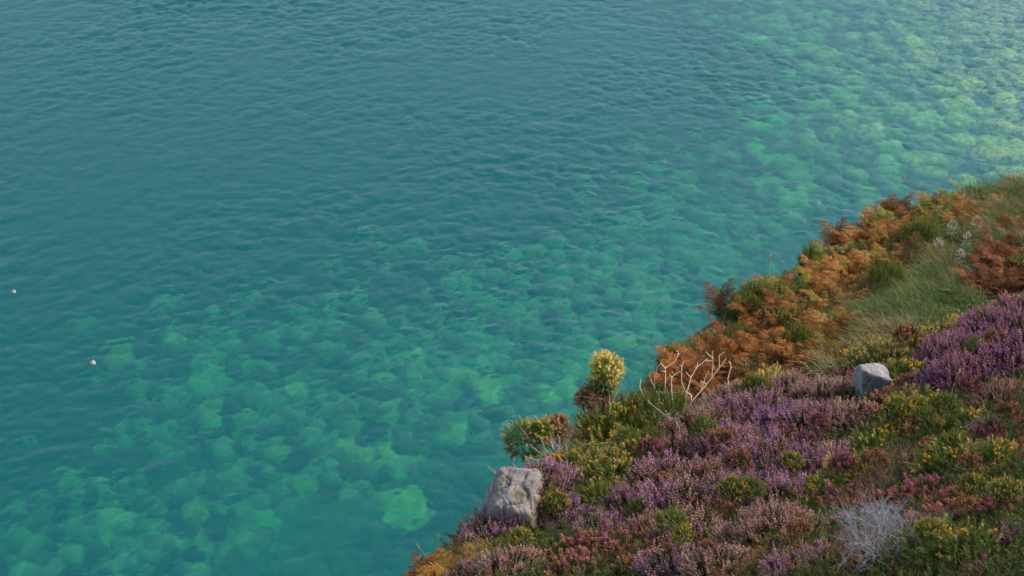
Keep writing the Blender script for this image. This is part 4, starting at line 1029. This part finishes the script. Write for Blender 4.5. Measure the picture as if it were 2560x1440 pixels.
# ------------------------------------------------------------------ woody pieces
def limb(A, pts, r0, r1, col, sub=3, wob=.004, sides=5):
    pts = np.array(pts, float); out = [pts[0]]
    for a, b in zip(pts[:-1], pts[1:]):
        for k in range(1, sub + 1): out.append(a + (b - a) * k / sub + (rng.normal(0, wob, 3) if k < sub else 0))
    A.tube(out, np.linspace(r0, r1, len(out)), col, sides)
BLEACH = (.75, .62, .46)
e = bpy.data.objects.new('bleached_shrub', None); SC.collection.objects.link(e); tbr = hit(1715, 1060)[1] + .1
e.location = P(1690, 1050, tbr); tag(e, 'dead shrub of bleached bare branches standing against the dark bracken', 'dead shrub')
BR = [[(1700,1060),(1719,1015),(1753,977),(1792,927),(1815,896)], [(1780,942),(1782,900),(1783,877)], [(1782,896),(1765,879)], [(1797,918),(1799,888),(1811,879)], [(1766,960),(1751,952),(1753,967)], [(1753,972),(1768,934)],
 [(1712,1025),(1717,979),(1728,941),(1742,918),(1764,901),(1780,903)], [(1727,944),(1715,930)], [(1742,918),(1744,905)], [(1764,901),(1770,895)],
 [(1728,1000),(1728,988),(1712,977),(1704,952),(1703,932),(1706,910)], [(1704,916),(1699,912)], [(1706,912),(1710,905)],
 [(1668,1030),(1663,977),(1663,920),(1688,904),(1696,880)], [(1696,881),(1690,876)], [(1694,886),(1701,884)], [(1663,921),(1650,905)], [(1652,909),(1643,920),(1637,940),(1637,972)], [(1663,930),(1654,926)],
 [(1684,1025),(1679,975),(1680,943),(1700,928)], [(1680,945),(1673,934)], [(1700,1035),(1640,1001),(1615,1001),(1599,965),(1603,949)], [(1640,980),(1680,982),(1712,979)],
 [(1785,1020),(1808,982),(1824,967),(1819,949),(1828,918),(1825,904)], [(1824,967),(1833,965)], [(1826,908),(1821,903)], [(1650,1030),(1646,990),(1632,960),(1622,935)], [(1690,1040),(1672,1000),(1668,975)]]
for i, b in enumerate(BR):
    A = Acc(); dz = rng.uniform(-.12, .12); long_ = len(b) > 3
    limb(A, [P(x, y, tbr - .1 + dz + .012 * k) - np.array(e.location) for k, (x, y) in enumerate(b)], 0.0062 if long_ else .004, .0032 if long_ else .0025, BLEACH if b[0][0] > 1655 else (.45, .36, .27), 3, .003)
    o = link('branch', A.build('branch', [M_TWIG], True), e)

def grow(A, p, d, L, r, lev, col, spread=.5, kids=3, keep=None):
    pts = [p]; dd = d / np.linalg.norm(d)
    for k in range(4):
        dd = dd + rng.normal(0, .16, 3) + [0, 0, .04]; dd /= np.linalg.norm(dd); pts.append(pts[-1] + dd * L / 4)
    A.tube(pts, np.linspace(r, r * .6, 5), col, 4 if lev > 1 else 3)
    if lev:
        for j in range(kids):
            q = pts[rng.integers(2, 5)] if j else pts[4]
            grow(A, q, dd + rng.normal(0, spread, 3), L * rng.uniform(.6, .85), r * .62, lev - 1, col, spread, kids)
# silver-grey dead shrub
h = hit(2185, 1425); base, t = h
e = bpy.data.objects.new('silver_shrub', None); SC.collection.objects.link(e); e.location = base
tag(e, 'silver-grey leafless dead shrub among bell heather near the bottom edge', 'dead shrub')
SIL = (.35, .345, .37)
for i in range(9):
    A = Acc(); a = rng.uniform(-.75, .75)
    grow(A, np.array([0, 0, -.02]), np.array([math.sin(a) * .75, rng.uniform(-.3, .5), 1.1]), .135, .0048, 5, np.array(SIL) * rng.uniform(.85, 1.2), .48, 3)
    link('branch', A.build('branch', [M_TWIG]), e)

# round-headed gorse on its bare stalk
def headed(px, py, r, base_px, label, name, tint, tips, tipcol, seed, cat='gorse', zs=1.0, greens=None):
    hh = near_hit(*base_px); t = hh[1]; R = r / F * t
    c = P(px, py, t); e = bpy.data.objects.new(name, None); SC.collection.objects.link(e); e.location = hh[0]
    kw = dict(full=True, tipcol=tipcol, topside=False)
    if greens: kw['greens'] = greens
    pr = proto_gorse(R * .95, seed, tips, 0, slen=.5, **kw)
    for pn, me in pr.parts:
        if pn == 'stem': continue
        o = link(pn, me, e, loc=c - hh[0]); o.scale = (1, 1, zs); o.color = (*tint, 1)
    A = Acc(); b = np.zeros(3); m = (c - hh[0]) * .5 + [.02, .02, 0]
    limb(A, [b, m, c - hh[0]], .011, .007, (.28, .21, .14), 3, .006)
    for _ in range(7):
        q = c - hh[0] + rng.normal(0, R * .5, 3); limb(A, [m, (m + q) / 2 + rng.normal(0, .02, 3), q], .006, .003, (.30, .22, .15), 2, .004)
    link('stem', A.build('stem', [M_TWIG]), e); return tag(e, label, cat)
LEM = [(.78, .64, .24), (.66, .48, .18), (.58, .54, .14)]
headed(1516, 922, 28, (1520, 1040), 'ball-shaped pale gorse head raised on a bare stalk above the water', 'round_gorse', (1, 1, .9), .7, LEM, 201, greens=((.17, .24, .04), (.26, .30, .06)))
headed(1505, 964, 23, (1510, 1040), 'brown withered lower part of the raised gorse head', 'withered_gorse', (.8, 1.1, .8), .3, [(.36, .28, .12), (.30, .22, .10)], 202, zs=1.0, greens=((.08, .11, .03), (.06, .10, .03)))
headed(1312, 1103, 48, (1395, 1180), 'wind-bent dark gorse leaning out left over the water on bare branches', 'leaning_gorse', (1, 1.1, .85), .14, [(.50, .36, .14), (.44, .32, .12)], 203, zs=.85)
headed(1352, 1075, 20, (1400, 1180), 'small upper tuft of the gorse leaning over the water', 'leaning_gorse', (1, 1.1, .85), .2, [(.50, .36, .14), (.44, .32, .12)], 204, zs=.8)
headed(1393, 1072, 17, (1420, 1165), 'little tan withered twig ball between the leaning gorse and the rim bushes', 'withered_gorse', (1, 1, 1), .7, [(.36, .24, .14), (.30, .19, .11)], 205, greens=((.11, .11, .05), (.13, .12, .06)))
headed(1470, 996, 14, (1510, 1060), 'brown withered sprig poking left from under the raised gorse head', 'withered_gorse', (1, 1, 1), .7, [(.36, .22, .14), (.30, .17, .11)], 206, zs=.7, greens=((.10, .10, .04), (.12, .10, .05)))
def twigs(name, pts_list, base, label, col, r=.005, t_off=0, cat='twig'):
    hh = near_hit(*base); t = hh[1] + t_off; e = bpy.data.objects.new(name, None); SC.collection.objects.link(e); e.location = hh[0]
    for b in pts_list:
        A = Acc(); limb(A, [P(x, y, t + rng.uniform(-.02, .02)) - hh[0] for x, y in b], r, r * .5, col, 3, .004); link('branch', A.build('branch', [M_TWIG]), e)
    tag(e, label, cat)
twigs('bare_branch', [[(1400,1170),(1375,1145),(1345,1130),(1325,1110)],[(1375,1145),(1340,1152),(1310,1140)],[(1375,1145),(1360,1120),(1350,1090)],[(1385,1150),(1400,1110),(1393,1085)],[(1375,1160),(1400,1125),(1425,1100)],[(1400,1125),(1385,1105)],[(1390,1175),(1372,1160)]], (1400, 1190), 'tan forked bare branches holding the leaning gorse at the rim', (.36, .27, .19), .007, -.02, 'branch')
twigs('dry_twig', [[(1250,1215),(1238,1185),(1225,1172),(1217,1167)],[(1250,1215),(1258,1185),(1256,1170)],[(1238,1185),(1232,1175)],[(1240,1190),(1262,1180)]], (1262, 1250), 'crooked dry brown twig standing on the rock outcrop', (.30, .20, .12), .006, 0)
twigs('bent_twig', [[(1287,1245),(1287,1215),(1268,1200)],[(1287,1245),(1275,1255)]], (1300, 1270), 'thin pale bent twig over the small gorse on the outcrop', (.45, .36, .25), .003, -.1)
twigs('bare_branch', [[(1430,1125),(1470,1110),(1520,1108),(1535,1085)],[(1500,1108),(1545,1103)],[(1410,1140),(1430,1125)]], (1500, 1150), 'thin bare branch lying across the rim gorse', (.42, .33, .24), .004, -.3, 'branch')
twigs('grey_branch', [[(1640,1020),(1665,1040),(1690,1050),(1700,1080)],[(1665,1040),(1690,1025)],[(1690,1050),(1705,1040)],[(1692,1055),(1690,1075)],[(1620,1000),(1640,1020)]], (1680, 1100), 'grey crooked twigs hanging below the bleached branches', (.40, .36, .33), .004, -.4, 'branch')
# seed-headed grasses
STALKS = [((2530,980),(2535,920),(2533,905),'tall dry grass stalk before the purple bank at the right'), ((2370,1030),(2385,960),(2395,935),'dry grass stalk below the deep violet heather'), ((2450,1010),(2440,970),(2432,960),'short bent dry stalk in the great purple bank'),
 ((1110,1440),(1098,1375),(1096,1350),'tallest seed stalk on the low ledge, against the water'), ((1085,1440),(1065,1390),(1050,1372),'left-leaning seed stalk on the low ledge'), ((1150,1410),(1160,1370),(1165,1348),'pale seed stalk on the ledge close to the rounded rock'), ((1160,1410),(1172,1365),(1176,1345),'seed stalk touching the rounded rock by the ledge'),
 ((2395,560),(2412,480),(2410,455),'white dead stalk on the cliff top skyline'), ((2300,520),(2285,470),(2263,447),'thin forked stalk on the skyline left of the cliff top bracken'), ((2445,520),(2440,440),(2440,395),'faint tall grass stalk on the right skyline'), ((1920,700),(1925,665),(1926,652),'thin sprig rising from the jutting bracken shoulder'), ((1560,1360),(1550,1330),(1530,1310),'arching straw-coloured blade above the crimson bell heather')]
for a, b, c, lab in STALKS:
    hh = hit(*a) or hit(a[0] + 20, a[1] + 40)
    if hh is None: print('MISS', lab); continue
    t = hh[1]; A = Acc(); q = [P(*a, t) - hh[0], P(*b, t) - hh[0], P(*c, t) - hh[0]]; k = t / 9
    limb(A, q, .0022 * k, .0015 * k, (.50, .42, .26), 3, .002, 3)
    e = bpy.data.objects.new('grass_stalk', None); SC.collection.objects.link(e); e.location = hh[0]; link('stalk', A.build('stalk', [M_GRASS]), e)
    A = Acc(); pick(GTIP, A, np.array([q[2]] * 3) + rng.normal(0, .003, (3, 3)), np.array([q[2] - q[1]] * 3), .04 * k, (.48, .38, .22), .03 * k)
    link('seed_head', A.build('seed_head', [M_GRASS]), e); tag(e, lab, 'grass stalk', 'seeding grass stalks')
# white seed heads with dark leaves
for px, py, sz, lab in [(2345,612,15,'leftmost white fluffy seed head plant by the dark leaves'),(2380,572,17,'white seed head plant second from the left, above the dark leaves'),(2440,560,17,'highest whitish seed head beside the dark red bracken'),(2418,600,16,'pinkish white seed head in the middle of the dark leaves'),(2400,640,13,'lowest white seed head under the dark leaves')]:
    hh = hit(px, py + 55)
    if hh is None: print('MISS', lab); continue
    t = hh[1]; c = P(px, py, t - .05) - hh[0]; e = bpy.data.objects.new('seed_head_plant', None); SC.collection.objects.link(e); e.location = hh[0]
    A = Acc(); limb(A, [(0, 0, 0), c * .5, c], .006, .004, (.25, .18, .12)); link('stalk', A.build('stalk', [M_TWIG]), e)
    A = Acc(); R = sz / F * t; u = rng.normal(0, 1, (60, 3)); u /= np.linalg.norm(u, axis=1, keepdims=True)
    pick(GTIP, A, c + u * R * [.5, .5, 1.1], u + [0, 0, .5], .05, mixcol(60, [(.60, .52, .50), (.50, .42, .42)]), .035); link('seed_head', A.build('seed_head', [M_PETAL]), e)
    A = Acc(); tt_ = rng.random(26)[:, None]; d = rng.normal(0, 1, (26, 3)); d[:, 2] = .3; d /= np.linalg.norm(d, axis=1, keepdims=True)
    b = c * tt_ * .9; w_ = np.cross(d, [0, 0, 1.]) * .02; V = np.stack([b, b + d * .06 + w_, b + d * .13, b + d * .06 - w_], 1)
    A.add(V.reshape(-1, 3), (np.arange(26) * 4)[:, None] + np.array([[0, 1, 2, 3]]), (.05, .11, .035)); link('leaves', A.build('leaves', [M_LEAF]), e)
    tag(e, lab, 'seed head', 'white seed head plants')

# ------------------------------------------------------------------ floats on the water
def float_mat():
    m, t, N, L, p = newmat('float_plastic'); tc = N.new('ShaderNodeTexCoord')
    n = tex(N, L, 'ShaderNodeTexNoise', 4.0, tc.outputs['Object'], Detail=5.0); r = ramp(N, [(.4, (.25, .26, .22)), (.6, (.33, .34, .30)), (.75, (.25, .26, .2))]); L.new(n.outputs[0], r.inputs[0]); L.new(r.outputs[0], p.inputs['Base Color']); p.inputs['Roughness'].default_value = .5
    return m
MF = float_mat(); M_ROPE = plant_mat('rope', 0)
def buoy(px, py, R, label, rz):
    e = bpy.data.objects.new('buoy', None); SC.collection.objects.link(e); s_ = sea_pt(px, py); e.location = (s_[0], s_[1], 0.02); e.rotation_euler = (0.35, .2, rz)
    th = np.arange(20) / 20 * 2 * math.pi
    prof = [(0, -.95), (.35, -.9), (.75, -.6), (.98, -.15), (1, .1), (.9, .45), (.62, .78), (.3, .93), (.22, 1.0), (.22, 1.22), (.12, 1.26), (0, 1.27)]
    V = np.array([[r * math.cos(a) * R, r * math.sin(a) * R, z * R] for r, z in prof for a in th]); F_ = [[i * 20 + j, i * 20 + (j + 1) % 20, (i + 1) * 20 + (j + 1) % 20, (i + 1) * 20 + j] for i in range(len(prof) - 1) for j in range(20)]
    link('float_body', mesh('float_body', V, [np.array(F_)], [MF], smooth=True), e)
    A = Acc(); a = np.linspace(0, 2 * math.pi, 13); A.tube(np.stack([.0 * a, np.cos(a) * .14 * R, 1.36 * R + np.sin(a) * .14 * R], 1), .035 * R, (.3, .3, .28), 5); link('ring', A.build('ring', [M_ROPE], True), e)
    A = Acc(); A.tube([(0, 0, -.9 * R), (.05, -.1, -.9), (.1, -.1, -2.2), (.1, -.1, -5)], .02, (.12, .14, .10), 5); link('rope', A.build('rope', [M_ROPE], True), e)
    tag(e, label, 'float', 'white floats on the sea')
buoy(34, 731, .17, 'white float near the left edge, pale tail below it in the water', .4)
buoy(232, 909, .20, 'cream float on open water, the lower and right one of the two', 2.0)
